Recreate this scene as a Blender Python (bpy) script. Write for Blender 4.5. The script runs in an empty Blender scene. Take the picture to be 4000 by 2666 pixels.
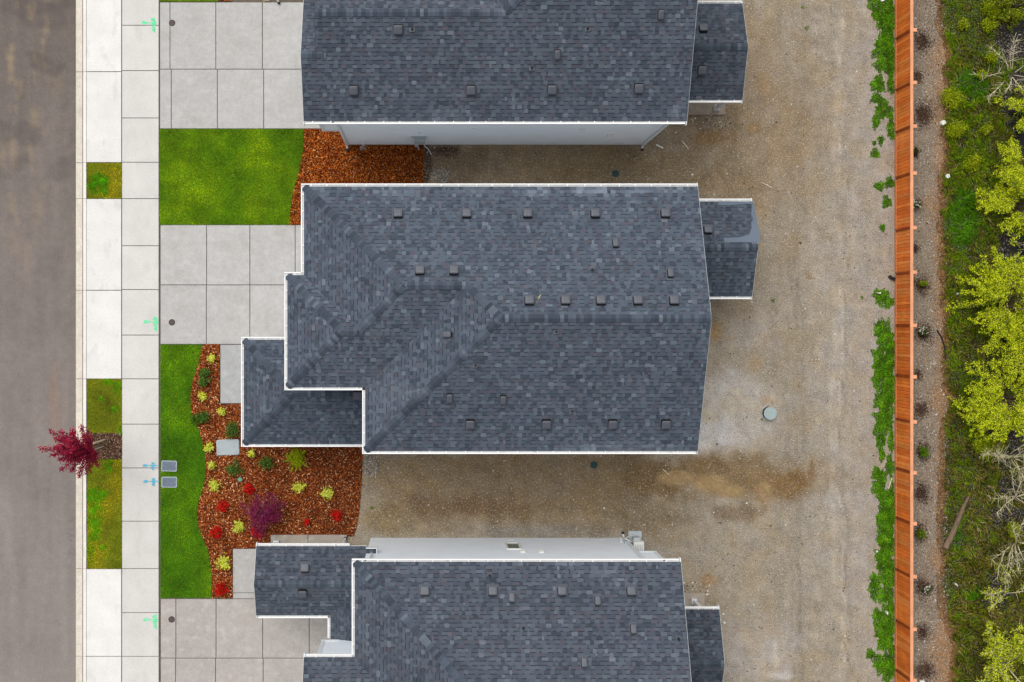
import bpy, math, random
import numpy as np
from mathutils import Vector, Matrix, noise
from mathutils.geometry import tessellate_polygon
random.seed(7); rng = np.random.default_rng(11)
SC = bpy.context.scene
COL = SC.collection
R = math.radians

# ------------------------------------------------------------------ camera, sky, sun, exposure
H = 45.0            # camera height in metres
PPM = 93.0          # photo pixels per metre at ground level
NX, NY = 1683.0, 1278.0   # point straight below the camera (photo pixels)
cam = bpy.data.cameras.new("camera"); camo = bpy.data.objects.new("camera", cam); COL.objects.link(camo)
camo.location = ((NX-2000)/PPM, (1333-NY)/PPM, H); camo.rotation_euler = (0, 0, 0)
cam.sensor_width = 36.0; cam.lens = 36.0*PPM*H/4000.0
cam.shift_x = (2000-NX)/4000.0; cam.shift_y = -(1333-NY)/4000.0
cam.clip_end = 2000; SC.camera = camo
w = bpy.data.worlds.new("World"); SC.world = w; w.use_nodes = True
nt = w.node_tree; bg = nt.nodes['Background']
sky = nt.nodes.new('ShaderNodeTexSky'); sky.sky_type = 'NISHITA'; sky.sun_disc = False
SUN_EL, SUN_AZ = R(62), R(-30)     # azimuth measured clockwise from +Y
sky.sun_elevation = SUN_EL; sky.sun_rotation = SUN_AZ; sky.air_density = 1.0; sky.dust_density = 4.0
hs = nt.nodes.new('ShaderNodeHueSaturation'); hs.inputs['Saturation'].default_value = 0.22
nt.links.new(sky.outputs[0], hs.inputs['Color']); nt.links.new(hs.outputs[0], bg.inputs[0]); bg.inputs[1].default_value = 0.08
sl = bpy.data.lights.new("sun", 'SUN'); sl.energy = 1.5; sl.angle = R(60); sl.color = (1, .975, .94)
so = bpy.data.objects.new("sun", sl); COL.objects.link(so)
sd = Vector((math.sin(SUN_AZ)*math.cos(SUN_EL), math.cos(SUN_AZ)*math.cos(SUN_EL), math.sin(SUN_EL)))
so.rotation_euler = sd.to_track_quat('Z', 'Y').to_euler()
SC.view_settings.view_transform = 'Standard'; SC.view_settings.look = 'None'; SC.view_settings.gamma = 1
SC.view_settings.exposure = 0.60
SC.render.engine = 'CYCLES'
K = 1.30   # brightness of a white level surface under this sky

# ------------------------------------------------------------------ helpers
def lin(c): c /= 255.0; return c/12.92 if c <= .04045 else ((c+.055)/1.055)**2.4
def C(r, g, b): return (min(lin(r)/K, .86), min(lin(g)/K, .86), min(lin(b)/K, .86))
def GX(gx): return (gx+NX-2000)/PPM
def GY(gy): return (1333-NY-gy)/PPM
def W(px, py, z=0.0):
    s = 1-z/H
    return Vector((GX((px-NX)*s), GY((py-NY)*s), z))
def mat(name, col=None, attr=False, rough=.85, noises=(), bump=None, spec=.3, metallic=0, hue=None, bumpdist=.01):
    m = bpy.data.materials.new(name); m.use_nodes = True; t = m.node_tree; N = t.nodes; L = t.links
    b = N['Principled BSDF']; b.inputs['Roughness'].default_value = rough
    b.inputs['Specular IOR Level'].default_value = spec; b.inputs['Metallic'].default_value = metallic
    if attr:
        a = N.new('ShaderNodeAttribute'); a.attribute_name = 'Col'; cur = a.outputs['Color']
    else:
        a = N.new('ShaderNodeRGB'); a.outputs[0].default_value = (*col, 1); cur = a.outputs[0]
    geo = N.new('ShaderNodeNewGeometry')
    def nz(scale, stretch, detail=4):
        mp = N.new('ShaderNodeMapping'); mp.inputs['Scale'].default_value = stretch or (1, 1, 1)
        L.new(geo.outputs['Position'], mp.inputs['Vector'])
        n = N.new('ShaderNodeTexNoise'); n.inputs['Scale'].default_value = scale; n.inputs['Detail'].default_value = detail
        L.new(mp.outputs[0], n.inputs['Vector']); return n
    for it in noises:      # (scale, amount, stretch, tint colour or None)
        sc_, am = it[0], it[1]; st = it[2] if len(it) > 2 else None; tint = it[3] if len(it) > 3 else None
        n = nz(sc_, st)
        if tint is None:
            mr = N.new('ShaderNodeMapRange'); mr.inputs['From Min'].default_value = .3; mr.inputs['From Max'].default_value = .7
            mr.inputs['To Min'].default_value = 1-am; mr.inputs['To Max'].default_value = 1+am; mr.clamp = False
            L.new(n.outputs[0], mr.inputs[0])
            v = N.new('ShaderNodeVectorMath'); v.operation = 'SCALE'; L.new(cur, v.inputs[0]); L.new(mr.outputs[0], v.inputs['Scale'])
            cur = v.outputs[0]
        else:
            lo = it[4] if len(it) > 4 else .5; hi = it[5] if len(it) > 5 else .7
            mr = N.new('ShaderNodeMapRange'); mr.inputs['From Min'].default_value = lo; mr.inputs['From Max'].default_value = hi
            mr.inputs['To Max'].default_value = am
            L.new(n.outputs[0], mr.inputs[0])
            mx = N.new('ShaderNodeMix'); mx.data_type = 'RGBA'; L.new(mr.outputs[0], mx.inputs['Factor']); L.new(cur, mx.inputs[6])
            mx.inputs[7].default_value = (*tint, 1); cur = mx.outputs[2]
    L.new(cur, b.inputs['Base Color'])
    if bump:
        n = nz(bump[0], bump[2] if len(bump) > 2 else None)
        bp = N.new('ShaderNodeBump'); bp.inputs['Strength'].default_value = bump[1]; bp.inputs['Distance'].default_value = bumpdist
        L.new(n.outputs[0], bp.inputs['Height']); L.new(bp.outputs[0], b.inputs['Normal'])
    return m
def tag(o, label=None, cat=None, group=None, kind=None):
    if label: o['label'] = label
    if cat: o['category'] = cat
    if group: o['group'] = group
    if kind: o['kind'] = kind
    return o
def empty(name, loc=(0, 0, 0), label=None, cat=None, group=None):
    o = bpy.data.objects.new(name, None); COL.objects.link(o); o.location = loc; o.empty_display_size = .3
    return tag(o, label, cat, group)
def wloc(o):
    v = Vector((0, 0, 0))
    while o: v += Vector(o.location); o = o.parent
    return v
class MB:
    def __init__(s): s.v = []; s.f = []; s.c = []; s.m = []
    def face(s, pts, c=(1, 1, 1), m=0):
        i = len(s.v); s.v += [tuple(p) for p in pts]; s.f.append(tuple(range(i, i+len(pts)))); s.c.append(c); s.m.append(m)
    def box(s, x0, x1, y0, y1, z0, z1, c=(1, 1, 1), m=0):
        if x0 > x1: x0, x1 = x1, x0
        if y0 > y1: y0, y1 = y1, y0
        s.hexa([(x0, y0, z0), (x1, y0, z0), (x1, y1, z0), (x0, y1, z0)], [(x0, y0, z1), (x1, y0, z1), (x1, y1, z1), (x0, y1, z1)], c, m)
    def hexa(s, lo, hi, c=(1, 1, 1), m=0):
        n = len(lo); i = len(s.v); s.v += [tuple(p) for p in lo]+[tuple(p) for p in hi]
        s.f.append(tuple(i+k for k in reversed(range(n)))); s.f.append(tuple(i+n+k for k in range(n)))
        for k in range(n): s.f.append((i+k, i+(k+1) % n, i+n+(k+1) % n, i+n+k))
        s.c += [c]*(n+2); s.m += [m]*(n+2)
    def prism(s, poly, z0, z1, c=(1, 1, 1), m=0):
        a = sum(poly[k][0]*poly[(k+1) % len(poly)][1]-poly[(k+1) % len(poly)][0]*poly[k][1] for k in range(len(poly)))
        if a < 0: poly = poly[::-1]
        s.hexa([(p[0], p[1], z0) for p in poly], [(p[0], p[1], z1) for p in poly], c, m)
    def beam(s, p, q, wd, ht, c=(1, 1, 1), m=0, up=Vector((0, 0, 1))):
        p = Vector(p); q = Vector(q); d = (q-p).normalized(); a = d.cross(up)
        if a.length < 1e-4: a = Vector((1, 0, 0))
        a.normalize(); b = a.cross(d).normalized(); a *= wd/2; b *= ht/2
        s.hexa([p-a-b, p+a-b, p+a+b, p-a+b], [q-a-b, q+a-b, q+a+b, q-a+b], c, m)
    def tube(s, pts, rs, n=6, c=(1, 1, 1), m=0):
        pts = [Vector(p) for p in pts]
        if not hasattr(rs, '__len__'): rs = [rs]*len(pts)
        i0 = len(s.v); u = None
        for k, p in enumerate(pts):
            d = (pts[min(k+1, len(pts)-1)]-pts[max(k-1, 0)]).normalized()
            if u is None: u = d.orthogonal().normalized()
            else: u = (u-d*u.dot(d)).normalized()
            v = d.cross(u)
            for j in range(n):
                a = 2*math.pi*j/n; s.v.append(tuple(p+(u*math.cos(a)+v*math.sin(a))*rs[k]))
        for k in range(len(pts)-1):
            for j in range(n):
                a = i0+k*n+j; b = i0+k*n+(j+1) % n
                s.f.append((a, b, b+n, a+n)); s.c.append(c); s.m.append(m)
        s.f.append(tuple(i0+j for j in reversed(range(n)))); s.f.append(tuple(i0+(len(pts)-1)*n+j for j in range(n)))
        s.c += [c]*2; s.m += [m]*2
    def cyl(s, x, y, z0, z1, r0, r1=None, n=16, c=(1, 1, 1), m=0):
        r1 = r0 if r1 is None else r1
        s.hexa([(x+r0*math.cos(2*math.pi*k/n), y+r0*math.sin(2*math.pi*k/n), z0) for k in range(n)],
               [(x+r1*math.cos(2*math.pi*k/n), y+r1*math.sin(2*math.pi*k/n), z1) for k in range(n)], c, m)
    def build(s, name, mats, parent=None, smooth=False, local=False):
        me = bpy.data.meshes.new(name); off = wloc(parent) if (parent and not local) else Vector((0, 0, 0))
        me.from_pydata([(v[0]-off.x, v[1]-off.y, v[2]-off.z) for v in s.v], [], s.f)
        for mm in (mats if isinstance(mats, (list, tuple)) else [mats]): me.materials.append(mm)
        me.polygons.foreach_set('material_index', s.m)
        if smooth: me.polygons.foreach_set('use_smooth', [True]*len(s.f))
        ca = me.color_attributes.new('Col', 'FLOAT_COLOR', 'CORNER')
        arr = np.ones((len(me.loops), 4), dtype=np.float32)
        cnt = [len(f) for f in s.f]; arr[:, :3] = np.repeat(np.array(s.c, dtype=np.float32).reshape(-1, 3), cnt, axis=0)
        ca.data.foreach_set('color', arr.ravel()); me.update()
        o = bpy.data.objects.new(name, me); COL.objects.link(o)
        if parent: o.parent = parent
        return o
def npmesh(name, V, F, Cc, m, parent=None, k=4):
    """V (n,3), F (f,k) ints, Cc (f,3)"""
    me = bpy.data.meshes.new(name); nf = len(F)
    me.vertices.add(len(V)); me.vertices.foreach_set('co', V.astype(np.float32).ravel())
    me.loops.add(nf*k); me.loops.foreach_set('vertex_index', F.astype(np.int32).ravel())
    me.polygons.add(nf); me.polygons.foreach_set('loop_start', np.arange(0, nf*k, k, dtype=np.int32))
    me.polygons.foreach_set('loop_total', np.full(nf, k, dtype=np.int32))
    me.materials.append(m); me.update(calc_edges=True)
    ca = me.color_attributes.new('Col', 'FLOAT_COLOR', 'CORNER')
    arr = np.ones((nf*k, 4), dtype=np.float32); arr[:, :3] = np.repeat(Cc, k, axis=0); ca.data.foreach_set('color', arr.ravel())
    o = bpy.data.objects.new(name, me); COL.objects.link(o)
    if parent: o.parent = parent
    return o
def leafquads(P, size, cols, flat=.5, aspect=.6, up=None, rg=rng):
    """quads at points P (n,3) of half length size (n,), random directions; flat 1 = lying level"""
    n = len(P)
    a = rg.normal(size=(n, 3)); a[:, 2] *= (1-flat); a /= np.linalg.norm(a, axis=1)[:, None]
    if up is not None: a = up/np.linalg.norm(up, axis=1)[:, None]
    b = rg.normal(size=(n, 3)); b[:, 2] *= (1-flat); b -= a*(a*b).sum(1)[:, None]; b /= np.linalg.norm(b, axis=1)[:, None]+1e-9
    s = size[:, None]
    V = np.stack([P-a*s, P+b*s*aspect, P+a*s, P-b*s*aspect], 1).reshape(-1, 3)
    F = np.arange(n*4).reshape(-1, 4)
    return V, F, cols
def vary(n, pal, jit=.15, rg=rng, wts=None):
    pal = np.array(pal); k = rg.choice(len(pal), size=n, p=wts)
    return np.clip(pal[k]*(1+rg.normal(size=(n, 1))*jit), 0.002, .9)
def inpoly(x, y, poly):
    ins = np.zeros(len(x), bool); n = len(poly)
    for i in range(n):
        x0, y0 = poly[i][0], poly[i][1]; x1, y1 = poly[(i+1) % n][0], poly[(i+1) % n][1]
        if y0 == y1: continue
        c = ((y0 > y) != (y1 > y)) & (x < (x1-x0)*(y-y0)/(y1-y0)+x0); ins ^= c
    return ins
def scatter(poly, dens, rg=rng):
    xs = [p[0] for p in poly]; ys = [p[1] for p in poly]
    n = int((max(xs)-min(xs))*(max(ys)-min(ys))*dens)
    x = rg.uniform(min(xs), max(xs), n); y = rg.uniform(min(ys), max(ys), n); k = inpoly(x, y, poly)
    return x[k], y[k]
def P2(pts): return [tuple(W(a, b).xy) for a, b in pts]
def fbm(x, y, s, seed=0):
    return np.array([noise.fractal(Vector((a*s+seed, b*s-seed, seed*.7)), 1.0, 2.0, 3) for a, b in zip(x, y)])

# ------------------------------------------------------------------ materials
M = {}
M['shingle'] = mat('asphalt_shingle', attr=True, rough=.95, noises=((55, .10), (.6, .07), (.35, .16, None, C(150, 160, 170), .60, .75)), spec=.15)
M['deck'] = mat('roof_deck', C(60, 66, 74), rough=.95)
M['gutter'] = mat('white_gutter_enamel', (.86, .86, .855), rough=.4, noises=((3, .02),), spec=.4)
M['gutin'] = mat('gutter_trough', (.66, .67, .665), rough=.6, noises=((4, .06), (5, .4, None, C(160, 156, 148), .58, .72)))
M['trim'] = mat('white_trim', C(236, 240, 242), rough=.6, noises=((3, .03),))
M['siding'] = mat('grey_lap_siding', (.76, .81, .86), rough=.7, noises=((1.2, .03), (4, .05, (.15, .15, 12))), spec=.2)
M['vent'] = mat('grey_vent_metal', C(88, 92, 102), rough=.5, noises=((8, .06),), spec=.5)
M['flange'] = mat('vent_flange', C(84, 91, 102), rough=.6)
M['black'] = mat('black_plastic', (.012, .012, .014), rough=.6)
M['concnew'] = mat('bright_concrete', attr=True, rough=.9, noises=((1.1, .05), (14, .05), (2.2, .5, (1, .5, 1), C(205, 202, 196), .56, .75), (70, .05)), bump=(60, .15))
M['conc'] = mat('brushed_concrete', attr=True, rough=.9, noises=((1.3, .06), (5, .07), (14, .07), (32, .10), (90, .10), (.9, .35, None, C(165, 152, 140), .55, .8), (2.6, .5, None, C(206, 205, 203), .56, .74)), bump=(70, .2))
M['joint'] = mat('joint_soil', C(112, 102, 92), rough=1, noises=((6, .2),))
M['asphalt'] = mat('asphalt', attr=True, rough=.92, noises=((3, .06), (14, .07), (45, .13), (110, .12)), bump=(90, .4))
M['lawn'] = mat('lawn_soil', attr=True, rough=1, noises=((1.2, .18), (9, .14), (45, .2)))
M['blade'] = mat('grass_blades', attr=True, rough=.8, noises=((1.1, .22), (3, .12)), spec=.15)
M['leaf'] = mat('leaves', attr=True, rough=.7, spec=.2)
M['petal'] = mat('petals', attr=True, rough=.6, spec=.2)
M['chip'] = mat('bark_chips', attr=True, rough=.9, noises=((.6, .15),), spec=.15)
M['stone'] = mat('stones', attr=True, rough=.85, noises=((30, .1),))
M['dirt'] = mat('packed_dirt', attr=True, rough=.97, noises=((2.2, .07), (7, .08), (14, .45, None, C(200, 196, 190), .52, .70), (17, .45, None, C(112, 100, 82), .54, .72), (26, .34), (60, .40)), bump=(50, .6), bumpdist=.02, spec=.1)
M['bark'] = mat('bark', C(120, 104, 86), rough=.9, noises=((12, .25, (1, 1, .2)),))
M['deadwood'] = mat('dead_branch', C(232, 218, 188), rough=.9, noises=((7, .3),))
M['cedar'] = mat('cedar_boards', attr=True, rough=.75, noises=((2, .1), (9, .18, (1, 6, .25)), (20, .12, (1, 1, .1))), spec=.25)
M['cedarlit'] = mat('cedar_skylit', C(240, 168, 126), rough=.75, noises=((3, .08), (12, .1, (1, .15, 1))))  # paler cedar: brightness of tops facing the sky put into the colour
M['glass'] = mat('window_glass', C(60, 90, 84), rough=.08, spec=.8)
M['grey'] = mat('grey_plastic', C(176, 186, 190), rough=.55, noises=((4, .05), (30, .04)))
M['lid'] = mat('slate_lid', C(118, 130, 146), rough=.7, noises=((8, .12), (40, .12)))
M['rim'] = mat('pale_rim', C(190, 200, 205), rough=.7, noises=((12, .1),))
M['iron'] = mat('cast_iron', C(96, 84, 80), rough=.7, noises=((18, .25),), metallic=.2)
M['teal'] = mat('teal_plastic', C(112, 178, 150), rough=.5, noises=((10, .08),))
M['palegreen'] = mat('weathered_lid', C(172, 190, 190), rough=.6, noises=((6, .08), (5, .8, None, C(190, 165, 135), .56, .66)))
M['grate'] = mat('green_grate', C(60, 92, 92), rough=.6)
M['gpaint'] = mat('green_marking_paint', C(112, 236, 172), rough=.9, noises=((14, .6, None, C(206, 232, 216), .52, .66),))
M['bpaint'] = mat('blue_marking_paint', C(95, 188, 216), rough=.9, noises=((25, .5, None, C(205, 222, 228), .50, .66),))
M['mudwater'] = mat('muddy_water', C(180, 152, 106), rough=.35, noises=((1.2, .10), (4, .05)), spec=.4)
M['darkwater'] = mat('dark_water', (.012, .011, .012), rough=.2, noises=((2, .3),), spec=.4)
M['white'] = mat('white_plastic', C(240, 240, 234), rough=.5)
M['log'] = mat('weathered_log', C(128, 106, 86), rough=.9, noises=((3, .2, (4, .6, 1)), (14, .3, (3, .5, 1))))
M['tag'] = mat('yellow_tag', C(225, 220, 150), rough=.5)

t_ = M['mudwater'].node_tree; b_ = t_.nodes['Principled BSDF']; a_ = t_.nodes.new('ShaderNodeAttribute'); a_.attribute_name = 'Col'
n_ = t_.nodes.new('ShaderNodeTexNoise'); n_.inputs['Scale'].default_value = 5; n_.inputs['Detail'].default_value = 5; g_ = t_.nodes.new('ShaderNodeNewGeometry'); t_.links.new(g_.outputs['Position'], n_.inputs['Vector'])
m1 = t_.nodes.new('ShaderNodeMath'); m1.operation = 'MULTIPLY_ADD'; t_.links.new(n_.outputs[0], m1.inputs[0]); m1.inputs[1].default_value = 1.3; m1.inputs[2].default_value = -.65
m2 = t_.nodes.new('ShaderNodeMath'); m2.operation = 'ADD'; t_.links.new(a_.outputs['Fac'], m2.inputs[0]); t_.links.new(m1.outputs[0], m2.inputs[1])
m3 = t_.nodes.new('ShaderNodeMapRange'); m3.interpolation_type = 'SMOOTHSTEP'; m3.inputs['From Min'].default_value = .05; m3.inputs['From Max'].default_value = 1.35; m3.inputs['To Max'].default_value = .85; t_.links.new(m2.outputs[0], m3.inputs[0]); t_.links.new(m3.outputs[0], b_.inputs['Alpha'])
for k_, am_ in (('leaf', .35), ('petal', .3), ('blade', .25)):
    t_ = M[k_].node_tree; b_ = t_.nodes['Principled BSDF']; o_ = [n for n in t_.nodes if n.type == 'OUTPUT_MATERIAL'][0]
    tr_ = t_.nodes.new('ShaderNodeBsdfTranslucent'); mx_ = t_.nodes.new('ShaderNodeMixShader'); mx_.inputs[0].default_value = am_
    src = b_.inputs['Base Color'].links[0].from_socket; t_.links.new(src, tr_.inputs[0]); t_.links.new(b_.outputs[0], mx_.inputs[1]); t_.links.new(tr_.outputs[0], mx_.inputs[2]); t_.links.new(mx_.outputs[0], o_.inputs[0])
# ------------------------------------------------------------------ ground, road, pavement
g = MB(); g.face([(-300, -300, -.16), (300, -300, -.16), (300, 300, -.16), (-300, 300, -.16)], C(104, 112, 62))
tag(g.build('ground', M['lawn']), kind='structure')
YT, YB = -700, 3366       # picture rows a little beyond the frame (top, bottom)
# soil bed under all slabs (shows in the joints)
p = MB(); a = W(294, YB); b = W(1700, YT); p.box(a.x, b.x, a.y, b.y, -.15, -.035)
tag(p.build('base_soil', M['joint']), kind='structure')
def slabs(name, rects, material, z=0.0, g=1.6, jit=.03, thick=.10, tone=(225, 222, 218), tilt=0):
    mb = MB()
    for r in rects:
        x0, x1, y0, y1 = r[:4]; c = r[4] if len(r) > 4 else tone
        f = 1+random.uniform(-jit, jit); col = tuple(v*f for v in C(*c))
        p0 = W(x0+g, y0+g); p1 = W(x1-g, y1-g); bv = .008
        lo = [(p0.x, p1.y, z-thick), (p1.x, p1.y, z-thick), (p1.x, p0.y, z-thick), (p0.x, p0.y, z-thick)]
        mid = [(q[0], q[1], z-bv) for q in lo]
        hi = [(p0.x+bv, p1.y+bv, z), (p1.x-bv, p1.y+bv, z), (p1.x-bv, p0.y-bv, z), (p0.x+bv, p0.y-bv, z)]
        mb.hexa(lo, mid, col); mb.hexa([(q[0], q[1], q[2]+.0001) for q in mid], hi, col)
    return tag(mb.build(name, material), kind='structure')
cj = [YT, -340, 0-30, 281, 636, 777, 1135, 1481, 1850, 2223, 2565, 2960, YB]
r = []
for i in range(len(cj)-1):
    r.append((295, 322, cj[i], cj[i+1], (232, 222, 205)))
slabs('gutter_pan', r, M['conc'], z=-.02, g=.7)
p = MB()
for i in range(len(cj)-1):
    a = W(322.3, cj[i+1]-.7); b = W(337, cj[i]+.7)
    p.hexa([(a.x, a.y, -.1), (b.x, a.y, -.1), (b.x, b.y, -.1), (a.x, b.y, -.1)], [(a.x+.03, a.y, .015), (b.x, a.y, .015), (b.x, b.y, .015), (a.x+.03, b.y, .015)], C(246, 242, 236))
tag(p.build('curb', M['concnew']), kind='structure')
slabs('driveway_apron', [(337, 475, -700, -340), (337, 475, -340, 281), (337, 475, 281, 636), (337, 475, 777, 1135), (337, 475, 1135, 1481), (337, 475, 2223, 2565), (337, 475, 2565, 2960)], M['concnew'], z=.01, tone=(240, 238, 234), g=1.3)
sj = [YT, -400, -75, 100, 277, 462, 635, 777, 961, 1132, 1310, 1481, 1658, 1829, 2037, 2222, 2394, 2565, 2740, 2920, YB]
slabs('sidewalk', [(476, 621, sj[i], sj[i+1]) for i in range(len(sj)-1)], M['concnew'], z=.012, tone=(223, 220, 215), g=1.2, jit=.02)
# driveways
slabs('driveway', [(624, 664, 9, 271), (664, 843, 9, 271), (843, 1025, 9, 271), (1025, 1420, 9, 271), (624, 669, 271, 504), (669, 849, 271, 504), (849, 1030, 271, 504), (1030, 1420, 271, 504)], M['conc'], tone=(193, 191, 188), g=1.3)
slabs('driveway', [(626, 807, 879, 1114), (807, 976, 879, 1114), (976, 1153, 879, 1114), (1153, 1300, 879, 1114), (626, 806, 1114, 1346), (806, 976, 1114, 1346), (976, 1250, 1114, 1346)], M['conc'], tone=(194, 192, 189), g=1.3)
slabs('walkway', [(860, 1100, 1347, 1577)], M['conc'], tone=(186, 187, 187), g=1.0)
slabs('driveway', [(627, 687, 2340, 2572), (687, 844, 2340, 2572), (844, 1026, 2340, 2572), (1026, 1208, 2340, 2572), (1208, 1420, 2340, 2572), (627, 686, 2572, 2830), (686, 842, 2572, 2830), (842, 1028, 2572, 2830), (1028, 1210, 2572, 2830), (1210, 1420, 2572, 2830)], M['conc'], tone=(186, 180, 174), g=1.3)
slabs('walkway', [(909, 1200, 2144, 2317), (909, 1200, 2317, 2340)], M['conc'], tone=(188, 185, 182), g=1.0)
slabs('porch_slab', [(1058, 1204, 2088, 2180), (1204, 1356, 2088, 2180)], M['conc'], z=.1, tone=(172, 163, 150), g=1.0, thick=.2)
slabs('patio_slab', [(2560, 2833, 60, 451)], M['conc'], z=.08, tone=(180, 166, 148), g=1.0, thick=.2)
slabs('patio_slab', [(2600, 2752, 2315, 2700)], M['conc'], z=.08, tone=(182, 170, 156), g=1.0, thick=.2)

# ------------------------------------------------------------------ lawns
curveB = [(1187, 505), (1187, 570), (1182, 608), (1168, 677), (1151, 729), (1139, 792), (1134, 850), (1134, 878)]
lawnB = [(624, 505), *curveB, (624, 878)]
curveA = [(792, 1347), (783, 1397), (763, 1460), (749, 1506), (745, 1552), (746, 1592), (754, 1625), (773, 1669), (792, 1726), (804, 1780), (806, 1830), (800, 1879), (789, 1925), (775, 1967), (771, 2013), (777, 2059), (796, 2109), (815, 2155), (824, 2205), (827, 2270), (826, 2336)]
lawnA = [(627, 1347), *curveA, (627, 2336)]
lawnT = [(624, YT), (850, YT), (850, 7), (624, 7)]
stripc = [(338, 476, 637, 776), (340, 477, 1482, 1692), (340, 477, 1794, 2222)]
def gridpoly(name, polypx, z, colfn, m, step=.12):
    """a lawn sheet with a colour for each small cell, cut to its outline"""
    poly = [Vector((q.x, q.y, z)) for q in (W(a, b) for a, b in polypx)]
    mb = MB()
    tris = tessellate_polygon([poly])
    for t in tris: mb.face([poly[i] for i in t], colfn)
    return tag(mb.build(name, m), kind='structure')
def blades(name, polypx, dens, hgt, pal, label, m=None, lie=.8, rg=rng, extra=None, wid=.35):
    poly = P2(polypx); x, y = scatter(poly, dens); n = len(x)
    h = hgt*rg.uniform(.5, 1.3, n)
    base = np.stack([x, y, np.full(n, .004)], 1)
    d = rg.normal(size=(n, 3)); d[:, 2] = np.abs(d[:, 2])*(1-lie)+.35; d /= np.linalg.norm(d, axis=1)[:, None]
    cols = vary(n, pal, .16, rg)
    if extra: cols = extra(x, y, cols)
    V, F, cc = leafquads(base+d*h[:, None]*.5, h*.5, cols, aspect=wid, up=d)
    return tag(npmesh(name, V, F, cc, m or M['blade']), label, None, kind='stuff')
def mow(x, y, c):
    n1 = fbm(x, y, .55, 3.1); n2 = fbm(x, y, 1.7, 8.4)
    f = 1.16+.50*n1+.36*n2
    c = c*f[:, None]; t = np.clip(n1*1.6+.35, 0, 1)[:, None]
    return c*(1-t)+c*np.array([1.75, 1.2, .8])*t
gridpoly('lawn', lawnB, .0, C(92, 128, 8), M['lawn']); gridpoly('lawn', lawnA, .0, C(76, 118, 8), M['lawn']); gridpoly('lawn', lawnT, .0, C(92, 118, 12), M['lawn'])
PG = [C(108, 162, 4), C(92, 146, 4), C(134, 172, 6), C(72, 126, 4)]
blades('grass', lawnB, 2600, .05, PG, 'mown lawn between the two upper driveways', extra=mow)
blades('grass', lawnA, 2600, .05, [C(92, 158, 4), C(78, 142, 4), C(118, 168, 6), C(62, 120, 4)], 'mown lawn with a wavy edge beside the planting bed', extra=mow)
blades('grass', lawnT, 900, .05, PG, 'sliver of lawn at the top of the picture', extra=mow)
names = ['small square of grass between two driveway aprons', 'grass verge above the red leaved tree', 'long grass verge below the red leaved tree']
for (x0, x1, y0, y1), nm_ in zip(stripc, names):
    q = [(x0, y0), (x1, y0), (x1, y1), (x0, y1)]
    gridpoly('verge', q, .0, C(110, 116, 16), M['lawn'])
    blades('grass', q, 1900, .05, [C(152, 178, 8), C(132, 164, 8), C(116, 148, 12), C(176, 178, 26), C(160, 148, 54)], nm_, extra=mow)
# clover patches in the verges
def patches(name, blobs, dens, pal, label, size=.035, hmax=.12, z0=.0, rg=rng):
    Ps = []; Cs = []
    for cx, cy, rx, ry in blobs:
        n = int(math.pi*rx*ry/PPM**2*dens); nb = max(3, int(rx*ry/180)); 
        ang = rg.uniform(0, 2*np.pi, n); rr = np.sqrt(rg.uniform(0, 1, n))
        wob = 1+.22*np.sin(ang*3+cx)+.14*np.sin(ang*7+cy)+.10*np.sin(ang*13+cx)
        x = cx+rx*rr*wob*np.cos(ang); y = cy+ry*rr*wob*np.sin(ang)
        c0 = W(0, 0); X = (x-2000)/PPM; Y = (1333-y)/PPM
        bump = np.array([noise.noise(Vector((a*3.2, b*3.2, 5))) for a, b in zip(X, Y)])
        z = z0+hmax*np.clip((1-rr**3)*(.55+.9*bump), .05, 1)*rg.uniform(.6, 1, n)
        Ps.append(np.stack([X, Y, z], 1)); Cs.append(vary(n, pal, .18, rg)*(1+.7*bump[:, None]))
    Pp = np.concatenate(Ps); Cc = np.clip(np.concatenate(Cs), .003, .9)
    V, F, cc = leafquads(Pp, size*rg.uniform(.5, 1.2, len(Pp)), Cc, flat=.35, aspect=.7)
    return tag(npmesh(name, V, F, cc, M['leaf']), label, kind='stuff')
CL = [C(120, 206, 8), C(100, 188, 6), C(142, 214, 18), C(78, 156, 6)]
patches('clover', [(388, 722, 42, 44), (375, 700, 22, 22), (368, 735, 20, 20), (405, 730, 24, 34), (392, 700, 28, 24)], 7000, CL, 'bright clover clump in the small square of grass', size=.022, hmax=.05)
patches('clover', [(420, 1493, 26, 14), (455, 1515, 22, 30), (395, 1560, 12, 12), (450, 1600, 20, 16), (470, 1680, 12, 22)], 4200, CL, 'clover in the grass verge above the red leaved tree', size=.02, hmax=.03)
patches('clover', [(368, 1944, 36, 44), (398, 1935, 24, 26), (375, 2045, 30, 44), (372, 1995, 30, 30), (355, 2160, 18, 46), (425, 1818, 18, 26), (400, 2140, 10, 14), (365, 2100, 26, 20)], 5200, CL, 'clover patches in the long grass verge below the red leaved tree', size=.022, hmax=.035)

# ------------------------------------------------------------------ mulch beds
def chips(name, polypx, dens, pal, label, wts=None, ln=.035, z=.012, rg=rng, fn=None, base=None):
    poly = P2(polypx)
    if base:
        mb = MB(); pv = [Vector((a, b, .002)) for a, b in poly]
        for t in tessellate_polygon([pv]): mb.face([pv[i] for i in t], base)
        tag(mb.build('mulch_bed', M['chip']), kind='structure')
    x, y = scatter(poly, dens); n = len(x)
    Pp = np.stack([x, y, z+rg.uniform(0, .03, n)], 1); cols = vary(n, pal, .22, rg, wts)
    if fn: cols = fn(x, y, cols)
    V, F, cc = leafquads(Pp, ln*rg.uniform(.5, 1.5, n), cols, flat=.75, aspect=.30)
    return tag(npmesh(name, V, F, cc, M['chip']), label, kind='stuff')
BK = [C(160, 80, 30), C(126, 58, 22), C(92, 44, 22), C(206, 126, 66), C(62, 32, 20), C(244, 206, 160), C(180, 96, 34)]
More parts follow.
